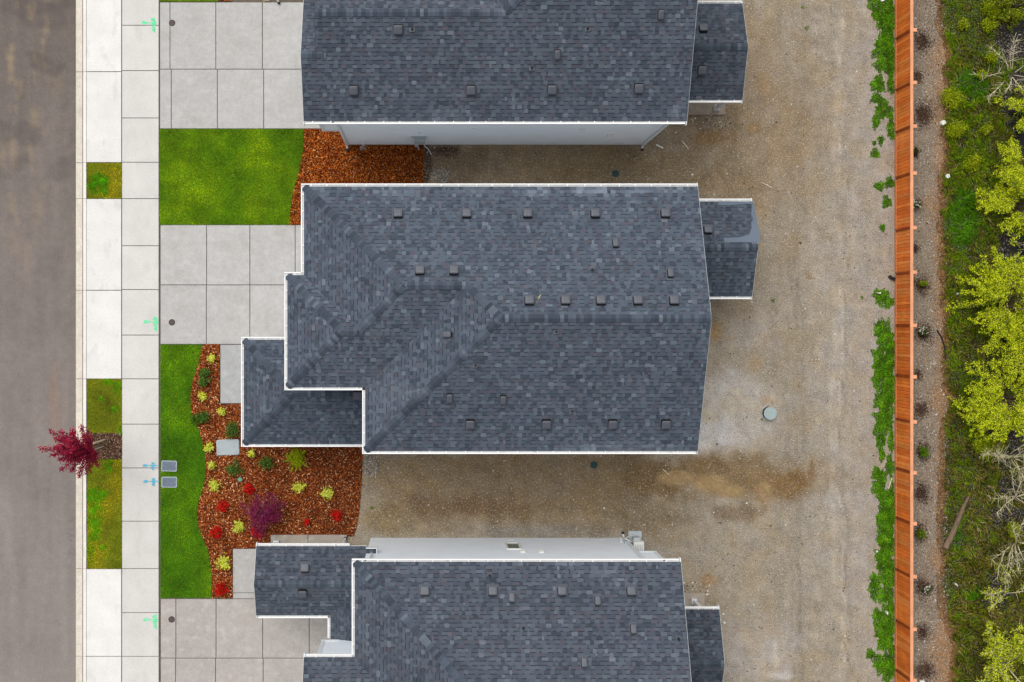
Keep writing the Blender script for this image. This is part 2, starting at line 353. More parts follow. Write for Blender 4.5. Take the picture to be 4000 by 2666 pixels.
bedA = [*curveA, (908, 2336), (908, 2143), (1002, 2143), (1056, 2125), (1056, 2096), (1380, 2096), (1392, 2070), (1404, 2000), (1412, 1900), (1418, 1780), (1418, 1700), (950, 1700), (950, 1579), (858, 1579), (858, 1347)]
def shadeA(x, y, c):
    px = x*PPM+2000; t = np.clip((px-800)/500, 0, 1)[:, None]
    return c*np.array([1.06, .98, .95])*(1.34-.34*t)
def edging(curve):
    mb = MB(); pts = [W(*q) for q in curve]
    for a, b in zip(pts[:-1], pts[1:]):
        d = (b-a).normalized(); n = Vector((-d.y, d.x, 0))*.022; mb.face([a-n+Vector((0, 0, .004)), b-n+Vector((0, 0, .004)), b+n+Vector((0, 0, .006)), a+n+Vector((0, 0, .006))], C(52, 38, 18))
    tag(mb.build('bed_edge', M['chip']), kind='structure')
edging(curveA); edging(curveB)
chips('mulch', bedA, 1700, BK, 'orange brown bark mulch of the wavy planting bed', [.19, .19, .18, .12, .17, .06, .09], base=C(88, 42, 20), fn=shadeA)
bedB = [*curveB, (1230, 878), (1230, 800), (1654, 800), (1654, 565), (1640, 505), (1187, 505)]
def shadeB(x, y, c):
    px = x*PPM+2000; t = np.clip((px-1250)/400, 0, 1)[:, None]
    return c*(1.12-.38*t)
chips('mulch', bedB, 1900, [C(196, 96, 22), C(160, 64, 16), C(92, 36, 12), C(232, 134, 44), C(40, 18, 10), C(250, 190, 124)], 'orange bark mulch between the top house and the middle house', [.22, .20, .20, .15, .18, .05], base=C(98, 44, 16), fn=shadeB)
chips('mulch', [(850, -60), (905, -60), (905, 5), (850, 5)], 1200, BK, 'scrap of bark mulch at the top edge by the driveway', base=C(88, 42, 20))
chips('mulch', [(345, 1693), (477, 1692), (477, 1794), (345, 1796)], 1500, [C(112, 84, 66), C(84, 60, 48), C(150, 112, 88), C(60, 44, 40), C(186, 150, 120)], 'dull brown bark mulch under the red leaved street tree', base=C(78, 58, 46))

# ------------------------------------------------------------------ dirt yard: worn and wet patches, house-gap shade in the colour
def dirt_colour(px, py):
    c = np.tile(np.array(C(161, 150, 132)), (len(px), 1))
    X = (px-2000)/PPM; Y = (1333-py)/PPM
    n1 = fbm(X, Y, .45, 1.3); n2 = fbm(X, Y, 1.6, 5.7); n3 = fbm(X*5, Y*.35, .8, 9.2)
    def blob(cx, cy, rx, ry, col, st=1.0, soft=.35, wob=.35):
        nonlocal c
        d = np.sqrt(((px-cx)/rx)**2+((py-cy)/ry)**2)+n1*wob+n2*wob*.6
        t = (np.clip((1+soft-d)/(2*soft), 0, 1)**1.3*st)[:, None]
        t = t*t*(3-2*t)
        c = c*(1-t)+np.array(C(*col))*t
    blob(3400, 1300, 260, 1700, (167, 159, 147), .7, .5)
    blob(2950, 500, 330, 500, (152, 132, 104), .7, .5)
    blob(1980, 650, 640, 125, (146, 127, 100), 1, .35, .2)  # upper house gap: wet soil and the shade between walls, both in this tone
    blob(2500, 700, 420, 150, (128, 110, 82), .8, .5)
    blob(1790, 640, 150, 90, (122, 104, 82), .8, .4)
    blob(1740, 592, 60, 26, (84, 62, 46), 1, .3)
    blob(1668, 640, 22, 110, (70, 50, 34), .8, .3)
    blob(2000, 1900, 720, 190, (136, 117, 90), 1, .35, .2)  # lower house gap: damp ground, with shade between the houses painted in
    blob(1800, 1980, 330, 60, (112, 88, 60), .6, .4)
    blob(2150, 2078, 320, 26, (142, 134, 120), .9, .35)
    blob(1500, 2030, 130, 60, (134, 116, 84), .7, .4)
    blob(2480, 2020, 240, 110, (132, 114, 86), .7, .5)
    blob(2880, 1630, 210, 150, (186, 179, 168), .95, .45, .5)
    blob(2770, 1710, 110, 75, (200, 194, 187), .95, .4, .4)
    blob(2960, 1290, 120, 100, (172, 160, 146), .7, .5)
    blob(2880, 1860, 340, 95, (134, 110, 74), .9, .45, .35)
    blob(2560, 1870, 120, 80, (122, 98, 62), .9, .4)
    blob(3070, 1890, 105, 55, (132, 104, 64), .9, .3)
    blob(2640, 1868, 66, 26, (194, 162, 114), 1, .5, .35); blob(2775, 1890, 70, 34, (192, 160, 112), 1, .5, .3); blob(2850, 1918, 60, 28, (188, 158, 110), 1, .5, .3); blob(2990, 1925, 40, 50, (164, 130, 92), .7, .7, .5)
    blob(3170, 1840, 16, 70, (130, 98, 60), .7, .4)
    blob(2850, 2000, 120, 40, (126, 106, 82), .7, .4)
    for a_ in ((2795, 535, 60, 30, (146, 106, 52)), (2990, 335, 22, 30, (172, 140, 96)), (2960, 1410, 36, 46, (182, 150, 104)), (3000, 1565, 24, 14, (186, 152, 112)), (2790, 1300, 24, 30, (170, 134, 84)), (3165, 1085, 9, 9, (140, 92, 36)), (2940, 500, 26, 16, (158, 122, 72)), (3270, 420, 40, 40, (180, 148, 104)), (2600, 970, 60, 20, (140, 118, 90)), (2770, 2270, 30, 24, (176, 134, 80))):
        blob(*a_, .6, .6, .9)
    blob(2980, 2560, 180, 110, (178, 168, 156), .8, .45, .6)
    blob(3050, 2640, 60, 14, (206, 198, 188), .8, .5, .6); blob(3030, 2560, 14, 50, (202, 190, 172), .7, .4, .6)
    # wheel tracks running along the fence
    for tx, wd, am in ((3128, 10, -.14), (3100, 8, -.10), (3190, 10, .07), (3262, 12, .09), (3290, 7, .16), (3303, 5, -.16), (3335, 10, .05), (3060, 10, -.06)):
        t = np.exp(-((px-tx-8*n1*4)/wd)**2)*(.5+.8*np.clip(n3+.5, 0, 1))*1.9*np.clip(.6+2*n2+.5*np.clip((py-900)/900, -1, 1), .15, 1.1)
        c = c*(1+am*t)[:, None]
    # tyre lug marks
    for tx, y0, y1 in ((3090, 1020, 1160), (3110, 1000, 1250), (3075, 1600, 1800)):
        t = np.exp(-((px-tx)/9)**2)*(py > y0)*(py < y1)*(np.sin(py*.62) > .1)
        c = c*(1-.16*t)[:, None]
    c = c*(1+.07*n3+.17*n2+.16*fbm(X, Y, 4.5, 20.))[:, None]; u = (np.clip(fbm(X, Y, 1.1, 31.)*1.8, 0, .55))[:, None]; c = c*(1-u)+c*np.array([1.02, .93, .76])*u; u = (np.clip(fbm(X, Y, 1.4, 44.)*1.8, 0, .6))[:, None]; c = c*(1-u)+c*np.array([1.04, 1.08, 1.18])*u
    return np.clip(c, .005, .8)
def colgrid(name, x0, x1, y0, y1, step, fn, m, zfn=None):
    nx = int((x1-x0)/step)+1; ny = int((y1-y0)/step)+1
    gx, gy = np.meshgrid(np.linspace(x0, x1, nx), np.linspace(y0, y1, ny)); px = gx.ravel(); py = gy.ravel()
    X = (px-2000)/PPM; Y = (1333-py)/PPM; Z = zfn(px, py) if zfn else np.zeros(len(px))
    V = np.stack([X, Y, Z], 1); i = np.arange(nx*ny).reshape(ny, nx)
    F = np.stack([i[:-1, :-1].ravel(), i[1:, :-1].ravel(), i[1:, 1:].ravel(), i[:-1, 1:].ravel()], 1)
    c = fn(px, py); me = bpy.data.meshes.new(name); nf = len(F)
    me.vertices.add(len(V)); me.vertices.foreach_set('co', V.astype(np.float32).ravel())
    me.loops.add(nf*4); me.loops.foreach_set('vertex_index', F.astype(np.int32).ravel())
    me.polygons.add(nf); me.polygons.foreach_set('loop_start', np.arange(0, nf*4, 4, dtype=np.int32)); me.polygons.foreach_set('loop_total', np.full(nf, 4, dtype=np.int32))
    me.materials.append(m); me.update(calc_edges=True); me.polygons.foreach_set('use_smooth', [True]*nf)
    ca = me.color_attributes.new('Col', 'FLOAT_COLOR', 'POINT'); arr = np.ones((len(V), 4), dtype=np.float32); arr[:, :3] = c
    ca.data.foreach_set('color', arr.ravel()); o = bpy.data.objects.new(name, me); COL.objects.link(o)
    return tag(o, kind='structure')
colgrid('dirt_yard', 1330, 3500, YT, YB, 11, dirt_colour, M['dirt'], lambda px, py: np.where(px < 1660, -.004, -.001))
def road_colour(px, py):
    X = (px-2000)/PPM; Y = (1333-py)/PPM; n1 = fbm(X, Y, .4, 3.3); n2 = fbm(X*1.6, Y*.6, 1.3, 7.7); n3 = fbm(X*3, Y*.25, .8, 2.9); n4 = fbm(X, Y, 2.6, 1.1)
    t = np.clip(py/2666, 0, 1)[:, None]; c = np.array(C(116, 106, 100))*(1-t)+np.array(C(150, 141, 136))*t
    u = (np.clip((n2+n4*.4)*2.2-.15, 0, 1)*np.clip(1-(py-200)/1000, .05, 1)*np.clip((270-px)/120, .1, 1)*.75)[:, None]; c = c*(1-u)+np.array(C(154, 136, 110))*u
    u = (np.clip((fbm(X, Y, .9, 12.)-.05)*2.4, 0, 1)*np.clip(1-(py-300)/1200, 0, 1)*.5)[:, None]; c = c*(1-u)+np.array(C(92, 84, 80))*u
    c = c*(1+.12*n1+.10*n3)[:, None]
    for y0 in (2035, 2060, 2085, 2110, 2150, 2170): 
        u = np.exp(-((py-y0-8*n2*3)/5)**2)*np.clip((px-210)/70, 0, 1); c = c*(1-.16*u)[:, None]
    for tx, col, am in ((222, (170, 128, 92), .35), (200, (168, 130, 100), .25), (262, (160, 146, 130), .25)):
        u = (np.exp(-((px-tx-14*n1)/9)**2)*np.clip((py-1380)/150, 0, 1)*np.clip((1850-py)/200, 0, 1)*am)[:, None]; c = c*(1-u)+np.array(C(*col))*u
    return np.clip(c, .01, .8)
colgrid('road', -900, 296, YT, YB, 9, road_colour, M['asphalt'], lambda px, py: np.full(len(px), -.03))
def strip_colour(px, py):
    X = (px-2000)/PPM; Y = (1333-py)/PPM; n1 = fbm(X, Y, .6, 2.2); n2 = fbm(X, Y, 2.2, 6.1)
    c = np.tile(np.array(C(142, 126, 108)), (len(px), 1))
    t = np.clip((px-3640+60*n1)/50, 0, 1)[:, None]*.8; c = c*(1-t)+np.array(C(158, 116, 74))*t
    edge = 3690+18*n1*2+14*np.sin(py/190.)+np.clip((py-1700)/60., 0, 28)
    t = np.clip((px-edge)/14, 0, 1)[:, None]; c = c*(1-t)+np.array(C(52, 56, 20))*t
    for mx, my, rx, ry in MUD:
        d = np.sqrt(((px-mx)/rx)**2+((py-my)/ry)**2)+n1*.5+n2*.4; t = np.clip((1.2-d)/.4, 0, 1)[:, None]
        c = c*(1-t)+np.array(C(44, 38, 36))*t
    return np.clip(c*(1+.25*n2)[:, None], .004, .8)
MUD = [(3970, 90, 50, 110), (3960, 470, 40, 60), (3990, 560, 50, 70), (3960, 960, 55, 90), (3960, 1050, 60, 50), (3900, 2290, 45, 60), (3880, 2350, 45, 40), (3990, 1760, 60, 60), (3975, 200, 40, 30), (4150, 1000, 120, 600), (4200, 2200, 120, 500), (3940, 1900, 40, 50), (3960, 1430, 60, 40), (3950, 1690, 60, 40), (3960, 2020, 50, 40), (3985, 330, 40, 50), (3960, 660, 30, 45), (3915, 130, 26, 40), (3935, 410, 30, 50), (3925, 960, 30, 40), (3890, 1700, 40, 24), (3930, 1800, 36, 40), (3900, 2020, 30, 30), (3960, 2180, 40, 40)]
colgrid('gravel_path', 3500, 4700, YT, YB, 14, strip_colour, M['dirt'], lambda px, py: np.full(len(px), -.001)-np.clip((px-3880)/PPM*.06, 0, .3))
# pebbles
rgk = np.random.default_rng(77)
def pebbles(name, polypx, dens, pal, label, size=.014, fn=None, rg=rng, wts=None):
    x, y = scatter(P2(polypx), dens); n = len(x)
    if fn is not None: k = fn(x*PPM+2000, 1333-y*PPM); x, y = x[k], y[k]; n = len(x)
    s = size*rg.lognormal(0, .45, n); V = []; ang = rg.uniform(0, np.pi, n)
    ca, sa = np.cos(ang)*s, np.sin(ang)*s; asp = rg.uniform(.55, .95, n)
    P0 = np.stack([x, y, np.full(n, .0)], 1); Z = np.stack([0*x, 0*x, s*.55], 1)
    e1 = np.stack([ca, sa, 0*x], 1); e2 = np.stack([-sa*asp, ca*asp, 0*x], 1)
    top = P0+Z
    V = np.stack([P0+e1, P0+e2, P0-e1, P0-e2, top+e1*.5, top+e2*.5, top-e1*.5, top-e2*.5], 1).reshape(-1, 3)
    b = (np.arange(n)*8)[:, None]; F = np.stack([b+np.array([[4, 5, 6, 7]]), b+np.array([[0, 1, 5, 4]]), b+np.array([[1, 2, 6, 5]]), b+np.array([[2, 3, 7, 6]]), b+np.array([[3, 0, 4, 7]])], 1).reshape(-1, 4)
    cols = np.repeat(vary(n, pal, .15, rg, wts), 5, axis=0)
    return tag(npmesh(name, V, F, cols, M['stone']), label, kind='stuff')
PB = [C(196, 186, 170), C(150, 136, 116), C(110, 98, 84), C(226, 222, 214), C(176, 150, 120), C(92, 84, 74)]
yard = [(1420, 500), (3490, -60), (3490, 2720), (1420, 2720)]
yard = [(1660, 560), (2700, 560), (2700, -60), (3490, -60), (3490, 2720), (2700, 2720), (2700, 2110), (1400, 2110), (1400, 1770), (2700, 1770), (2700, 720), (1660, 720)]
nopud = lambda px, py: ~((((px-2640)/75)**2+((py-1870)/28)**2 < 1) | (((px-2790)/95)**2+((py-1905)/45)**2 < 1)) & ~((px < 2450) & (rgk.random(len(px)) < .55))
pebbles('pebbles', yard, 110, PB, 'small stones strewn over the dirt yard', .014, nopud, wts=[.22, .30, .18, .04, .18, .08])
pebbles('pebbles', [(3575, -60), (3700, -60), (3710, 2720), (3575, 2720)], 520, [C(170, 160, 148), C(120, 104, 88), C(88, 74, 62), C(206, 200, 190), C(170, 130, 92), C(140, 126, 120)], 'fine gravel and chips of the strip behind the fence', .014)
pebbles('rubble', [(2695, 440), (2840, 440), (2860, 500), (2760, 520), (2690, 480)], 260, PB, 'concrete crumbs along the edge of the top patio slab', .022)
pebbles('rubble', [(2670, 2270), (2770, 2270), (2775, 2330), (2756, 2330), (2750, 2312), (2672, 2312)], 300, PB, 'concrete crumbs around the bottom patio slab', .022)
SPL = [(1450, 1822, 34, 44, 'pile of pale splash stones at the lower left corner of the middle house'), (1720, 688, 40, 34, 'mottled pile of splash stones beside the dark bare soil between the houses'), (1419, 577, 15, 14, 'small round heap of stones under the hose tap of the top house')]
for cx, cy, rx, ry, lb in SPL:
    mb = MB(); e = W(cx, cy)
    for k in range(int(rx*ry*.55)):
        a = random.uniform(0, 6.28); r_ = math.sqrt(random.random())*random.uniform(.75, 1.1); x = e.x+rx/PPM*r_*math.cos(a); y = e.y+ry/PPM*r_*math.sin(a)
        s = random.uniform(.012, .03); z = .05*(1-r_*r_*.8) if r_ < 1 else 0; c = random.choice([C(222, 216, 204), C(160, 154, 146), C(112, 106, 98), C(196, 166, 120), C(138, 146, 146)])
        pts = [(x+s*random.uniform(.7, 1)*math.cos(t), y+s*random.uniform(.7, 1)*math.sin(t)) for t in (0, 1.2, 2.4, 3.7, 5)]
        mb.hexa([(p_[0], p_[1], z) for p_ in pts], [(x+(p_[0]-x)*.6, y+(p_[1]-y)*.6, z+s*.7) for p_ in pts], c)
    tag(mb.build('stone_pile', M['stone']), lb, 'stones', kind='stuff')
mb = MB(); e = W(1034, -4)
chips('stones', [(1023, -60), (1056, -60), (1056, 8), (1023, 8)], 1500, [C(196, 176, 146), C(160, 140, 112), C(226, 214, 190)], 'patch of tan stones beside the white downspout at the top edge')
def puddle(pts, z=.006):
    n = len(pts); mb = MB(); sm = []
    for i in range(n):
        p0, p1, p2, p3 = [Vector(pts[(i+k-1) % n]) for k in range(4)]
        for t in (0, .25, .5, .75):
            sm.append(.5*((2*p1)+(-p0+p2)*t+(2*p0-5*p1+4*p2-p3)*t*t+(-p0+3*p1-3*p2+p3)*t**3)+Vector((random.uniform(-2, 2), random.uniform(-1.5, 1.5))))
    cx = sum(q.x for q in sm)/len(sm); cy = sum(q.y for q in sm)/len(sm); cc = Vector((cx, cy)); N_s = len(sm)
    rings = [(1.6, 0.0), (1.3, .15), (1.05, .45), (.75, .8), (.35, 1.1)]; V = []; A_ = []
    for f, al in rings:
        for q in sm: w_ = cc+(q-cc)*f; p_ = W(w_.x, w_.y, 0); V.append((p_.x, p_.y, z)); A_.append(al)
    p_ = W(cx, cy); V.append((p_.x, p_.y, z)); A_.append(1.0); F = []
    for k in range(len(rings)-1):
        for j in range(N_s): F.append((k*N_s+j, k*N_s+(j+1) % N_s, (k+1)*N_s+(j+1) % N_s, (k+1)*N_s+j))
    k = len(rings)-1
    for j in range(N_s): F.append((k*N_s+j, k*N_s+(j+1) % N_s, len(V)-1))
    me = bpy.data.meshes.new('puddle'); me.from_pydata(V, [], F); me.materials.append(M['mudwater'])
    ca = me.color_attributes.new('Col', 'FLOAT_COLOR', 'POINT'); arr = np.ones((len(V), 4), dtype=np.float32); arr[:, :3] = np.array(A_)[:, None]; ca.data.foreach_set('color', arr.ravel())
    o = bpy.data.objects.new('puddle', me); COL.objects.link(o); tag(o, kind='structure')
puddle([(2595, 1875), (2620, 1852), (2660, 1850), (2688, 1866), (2680, 1884), (2640, 1884), (2610, 1890)])
puddle([(2728, 1862), (2760, 1855), (2800, 1880), (2860, 1895), (2905, 1915), (2910, 1940), (2870, 1946), (2810, 1928), (2760, 1915), (2730, 1895)])
puddle([(2960, 1885), (2990, 1880), (3010, 1900), (3015, 1930), (3000, 1940), (2985, 1915), (2968, 1905)])
puddle([(2950, 1938), (2975, 1942), (2990, 1955), (2975, 1966), (2955, 1955)])

# ------------------------------------------------------------------ houses
SLATE = [C(90, 100, 113), C(83, 92, 105), C(96, 106, 118), C(90, 92, 103), C(74, 83, 95), C(108, 119, 131), C(114, 122, 134), C(98, 102, 113), C(69, 77, 88)]
SW = [.28, .25, .15, .10, .10, .04, .015, .04, .025]
DASH = C(53, 60, 71)
STAIN = []
for px_, py_, rx_, ry_, am_ in ((1850, 745, 110, 12, .3), (2100, 750, 90, 16, .4), (2290, 748, 70, 18, .6), (2370, 752, 34, 26, .6), (2480, 744, 60, 14, .5), (2620, 742, 80, 12, .4), (1560, 750, 80, 14, .3), (2330, 1752, 180, 12, .4), (2580, 1750, 70, 14, .45), (1730, 455, 60, 30, .4), (2360, 2250, 50, 24, .3), (1240, 740, 40, 40, .2), (2700, 2620, 24, 50, .7), (970, 1620, 20, 50, .25), (2650, 440, 36, 36, .25), (2200, 2200, 60, 14, .4)):
    q_ = W(px_, py_, 6.7); STAIN.append((q_.x, q_.y, rx_*.85/PPM, ry_*.85/PPM, am_))
def stain(P, col):
    for x_, y_, a_, b_, m_ in STAIN:
        d_ = ((P.x-x_)/a_)**2+((P.y-y_)/b_)**2
        if d_ < 1.6:
            t = m_*max(0, 1-d_/1.6)*max(0, .75+1.4*noise.noise(Vector((P.x*3.5, P.y*3.5, 1)))); t = min(t, .85)
            col = tuple(v*(1-t)+w_*t for v, w_ in zip(col, C(146, 158, 171)))
    return col
class Plane:
    def __init__(s, p0, d, z0, k): s.p0 = Vector(p0).to_2d(); s.d = Vector(d); s.z0 = z0; s.k = k
    def z(s, x, y): return s.z0+s.k*((x-s.p0.x)*s.d.x+(y-s.p0.y)*s.d.y)
    def n(s): return Vector((-s.k*s.d.x, -s.k*s.d.y, 1)).normalized()
    def hit(s, px, py):
        z = s.z0
        for _ in range(30): v = W(px, py, z); z = s.z(v.x, v.y)
        return W(px, py, z)
def clip(poly, tri):
    out = poly
    for i in range(3):
        ax, ay = tri[i]; bx, by = tri[(i+1) % 3]; inp = out; out = []
        if not inp: return out
        def sd_(p): return (bx-ax)*(p[1]-ay)-(by-ay)*(p[0]-ax)
        for j in range(len(inp)):
            p = inp[j]; q = inp[(j+1) % len(inp)]; sp = sd_(p); sq = sd_(q)
            if sp >= 0: out.append(p)
            if (sp >= 0) != (sq >= 0):
                t = sp/(sp-sq); out.append((p[0]+(q[0]-p[0])*t, p[1]+(q[1]-p[1])*t))
    return out
EXPO = .143
TINT = (1, 1, 1)
def shingle_face(mb, poly, pl, dark=1.0, pal=SLATE):
    """poly: plan outline [(x,y)], pl: Plane; lays courses of tabs, each a little raised"""
    d = pl.d; t_ = Vector((-d.y, d.x)); ks = math.sqrt(1+pl.k**2); ex = EXPO/ks
    loc = [((Vector(p)-pl.p0).dot(t_), (Vector(p)-pl.p0).dot(d)) for p in poly]
    tr = []
    for t in tessellate_polygon([[Vector((a, b, 0)) for a, b in loc]]):
        q = [loc[i] for i in t]
        if (q[1][0]-q[0][0])*(q[2][1]-q[0][1])-(q[1][1]-q[0][1])*(q[2][0]-q[0][0]) < 0: q = q[::-1]
        tr.append((q, min(v[0] for v in q), max(v[0] for v in q), min(v[1] for v in q), max(v[1] for v in q)))
    t0 = min(v[0] for v in loc); t1 = max(v[0] for v in loc); a0 = min(v[1] for v in loc); a1 = max(v[1] for v in loc)
    def put(u0, u1, b0, b1, col, lift):
        col = stain(pl.p0+t_*((u0+u1)/2)+d*((b0+b1)/2), col)
        for q, m0, m1, m2, m3 in tr:
            if u1 < m0 or u0 > m1 or b1 < m2 or b0 > m3: continue
            c = clip([(u0, b0), (u1, b0), (u1, b1), (u0, b1)], q)
            if len(c) < 3: continue
            pts = []
            for u, v in c:
                P = pl.p0+t_*u+d*v; fr = 1-((v-ci)/ex)
                pts.append((P.x, P.y, pl.z(P.x, P.y)+.006+lift*fr))
            mb.face(pts[::-1] if flip else pts, tuple(v*w_ for v, w_ in zip(col, TINT)))
    flip = (t_.x*d.y-t_.y*d.x) < 0
    i = math.floor(a0/ex); ph = random.random()
    while i*ex < a1:
        ci = i*ex; u = t0-random.uniform(0, .3); tab = random.random() < .5
        while u < t1:
            wd = random.choice([.08, .12, .14, .16, .17, .19, .22]) if tab else random.choice([.07, .12, .14, .16, .18, .23])
            k = random.choices(range(len(pal)), SW)[0]; f = random.uniform(.93, 1.07)*dark; col = tuple(v*f for v in pal[k])
            if tab: put(u, u+wd, ci, ci+ex, col, .011)
            else:
                if random.random() < .9:
                    f2 = .94*f; col = tuple(v*f2 for v in pal[k if k < 5 or random.random() < .45 else 1])
                put(u, u+wd, ci, ci+ex*.80, col, .005)
                dc = tuple(v*dark*random.uniform(.85, 1.2) for v in DASH)
                put(u, u+wd, ci+ex*.80, ci+ex, dc, .003)
            u += wd; tab = not tab if random.random() < .93 else tab
        i += 1
def caps(mb, p, q, n1, n2, wd=.145, dark=1.0, lift=.022):
    p = Vector(p); q = Vector(q); L = (q-p).length; u = (q-p)/L
    s1 = u.cross(n1).normalized(); s2 = u.cross(n2).normalized()
    if s1.z > 0: s1 = -s1
    if s2.z > 0: s2 = -s2
    up = Vector((0, 0, 1)); n = int(L/.135)+1
    for i in range(n):
        a = min(i*.135, L); b = min((i+1)*.135, L)
        if b-a < .01: continue
        k = random.choices([0, 1, 4, 8, 5], [.28, .26, .24, .12, .10])[0]; f = random.uniform(.86, 1.02)*dark
        col = tuple(v*f for v in SLATE[k]); A = p+u*a; B = p+u*b; h0 = up*(lift+.004); h1 = up*(lift+.018)
        for s in (s1, s2):
            pts = [A+h0, B+h1, B+h1+s*wd, A+h0+s*wd]
            nn = (pts[1]-pts[0]).cross(pts[2]-pts[0])
            mb.face(pts if nn.z > 0 else pts[::-1], col)
        mb.face([B+h1+s1*wd, B+h1, B+h1-up*.016, B+h1+s1*wd-up*.016], tuple(v*.35 for v in col))
def gutter(parent, p, q, out, z, wd=.125, ht=.12, name='gutter', spacing=.62, outlets=()):
    """open channel along p->q (plan), out = outward unit vector; outer edge runs on the line p-q"""
    mb = MB(); p = Vector(p).to_2d(); q = Vector(q).to_2d(); o = Vector(out); u = (q-p).normalized(); L = (q-p).length
    def bar(o0, o1, z0, z1, a=0, b=L, m=0):
        c = [p+u*a-o*o0, p+u*b-o*o0, p+u*b-o*o1, p+u*a-o*o1]
        mb.prism([tuple(v) for v in c], z0, z1, (1, 1, 1), m)
    bar(0, .010, z-ht+.012, z-.012); bar(0, .038, z-.012, z)                  # front face and rolled lip
    bar(.011, wd-.011, z-.062, z-.05, m=1); bar(wd-.010, wd, z-ht+.012, z+.004, m=0)
    bar(.011, wd-.011, z-ht+.012, z-.013, 0, .01); bar(.011, wd-.011, z-ht+.012, z-.013, L-.01, L)
    a = random.uniform(.2, .5)
    while a < L-.1:
        bar(.039, wd-.011, z-.016, z-.002, a, a+.035); a += spacing+random.uniform(-.06, .1)
    for oa in outlets: bar(.04, .085, z-.049, z-.045, oa, oa+.07, 2)
    return mb.build(name, [M['gutter'], M['gutin'], M['black']], parent)
def rake(mb, pl, x, y0, y1, side, ext=.13):
    """white rake board under the roof edge at x, from eave (y0, extended) to ridge y1"""
    d = math.copysign(1, y1-y0); a = y0-d*ext; z0 = pl.z(x, a); z1 = pl.z(x, y1)
    X0, X1 = (x-.03, x+.012) if side > 0 else (x-.012, x+.03)
    q = [(X0, a), (X1, a), (X1, y1), (X0, y1)]
    if d < 0: q = q[::-1]
    mb.hexa([(u, v, pl.z(u, v)-.19) for u, v in q], [(u, v, pl.z(u, v)-.004) for u, v in q])
def vent_mesh(name, wx, wy, hgt=.12):
    mb = MB(); g1 = (1, 1, 1)
    mb.box(-wx*.66, wx*.66, -wy*.74, wy*.56, .012, .022, m=2)
    def rr(sx, sy, z, cy=0, n=4, r=.055):
        o = []
        for cx_, cy_, a0 in ((1, 1, 0), (-1, 1, 90), (-1, -1, 180), (1, -1, 270)):
            for j in range(n+1):
                a = R(a0+90*j/n); o.append(((sx-r)*cx_+r*math.cos(a), cy+(sy-r)*cy_+r*math.sin(a), z))
        return o
    mb.hexa(rr(wx*.53, wy*.54, .022, .012), rr(wx*.52, wy*.53, hgt-.035, .008), m=1)
    mb.hexa(rr(wx*.5, wy*.5, hgt-.035), rr(wx*.5, wy*.5, hgt-.02), m=1)
    mb.hexa(rr(wx*.5, wy*.5, hgt-.0198), rr(wx*.42, wy*.42, hgt), m=0)
    mb.hexa(rr(wx*.42, wy*.42, hgt+.0002, r=.05), rr(wx*.25, wy*.25, hgt+.008, r=.03), m=0)
    me_o = mb.build(name, [M['vent'], M['black'], M['flange']]); me = me_o.data; bpy.data.objects.remove(me_o); return me
def pipe_mesh():
    mb = MB(); mb.box(-.09, .09, -.09, .11, .012, .02, m=0); mb.cyl(0, 0, .02, .06, .06, .045, m=0); mb.cyl(0, 0, .06, .22, .036, m=1)
    o = mb.build('vent_pipe', [M['vent'], M['black']]); me = o.data; bpy.data.objects.remove(o); return me
ME_BIG = vent_mesh('roof_vent', .32, .32, .17); ME_SM = vent_mesh('exhaust_vent', .21, .33, .13); ME_PIPE = pipe_mesh()
def fix(parent, me, name, px, py, pl, rot=0, vertical=False, label=None):
    o = bpy.data.objects.new(name, me); COL.objects.link(o); o.parent = parent
    v = pl.hit(px, py); o.location = v-wloc(parent)
    n = pl.n(); y = Vector((pl.d.x, pl.d.y, pl.k)).normalized(); x = y.cross(n)
    m = Matrix((x, y, n)).transposed()
    if vertical: m = Matrix.Identity(3)
    o.rotation_euler = (m @ Matrix.Rotation(rot, 3, 'Z')).to_euler()
    if label: o['label'] = label
    return o
ZE, ZP, SL = 6.5, 3.0, .40
INS = .105     # shingles start this far inside the gutter's front
WALLIN = .31
def xy(px, py, z): return W(px, py, z).to_2d()

def walls(parent, poly, z0, z1, name='wall'):
    mb = MB(); mb.prism([tuple(p) for p in poly], z0, z1); return mb.build(name, M['siding'], parent)
def soffit(parent, poly, z, name='soffit'):
    mb = MB(); mb.prism([tuple(p) for p in poly], z-.03, z); return mb.build(name, M['trim'], parent)
def cornerboards(parent, pts, z0, z1, s=.10):
    for x, y, sx, sy in pts:      # sx, sy: signs of the outside direction
        mb = MB(); t = .02
        mb.prism([(x+sx*t, y+sy*t), (x-sx*s, y+sy*t), (x-sx*s, y+sy*.002), (x+sx*.002, y+sy*.002), (x+sx*.002, y-sy*s), (x+sx*t, y-sy*s)], z0, z1)
        mb.build('corner_board', M['trim'], parent)
def decks(parent_mb, faces):
    for poly, pl in faces:
        pv = [Vector((p[0], p[1], pl.z(p[0], p[1])-.004)) for p in poly]
        for t in tessellate_polygon([pv]):
            q = [pv[i] for i in t]
            if (q[1]-q[0]).cross(q[2]-q[0]).z < 0: q = q[::-1]
            parent_mb.face(q, C(60, 66, 74), 1)
            parent_mb.face([Vector((v.x, v.y, v.z-.02)) for v in q[::-1]], C(120, 110, 96), 1)
def make_roof(parent, faces, ridges, name='roof', dark=1.0, ny=None):
    mb = MB(); decks(mb, faces)
    for poly, pl in faces: shingle_face(mb, poly, pl, dark)
    for p, q, a, b in ridges: caps(mb, p, q, a.n(), b.n(), dark=dark)
    return mb.build(name, [M['shingle'], M['deck']], parent)
def P3(v, pl): return Vector((v[0], v[1], pl.z(v[0], v[1])))

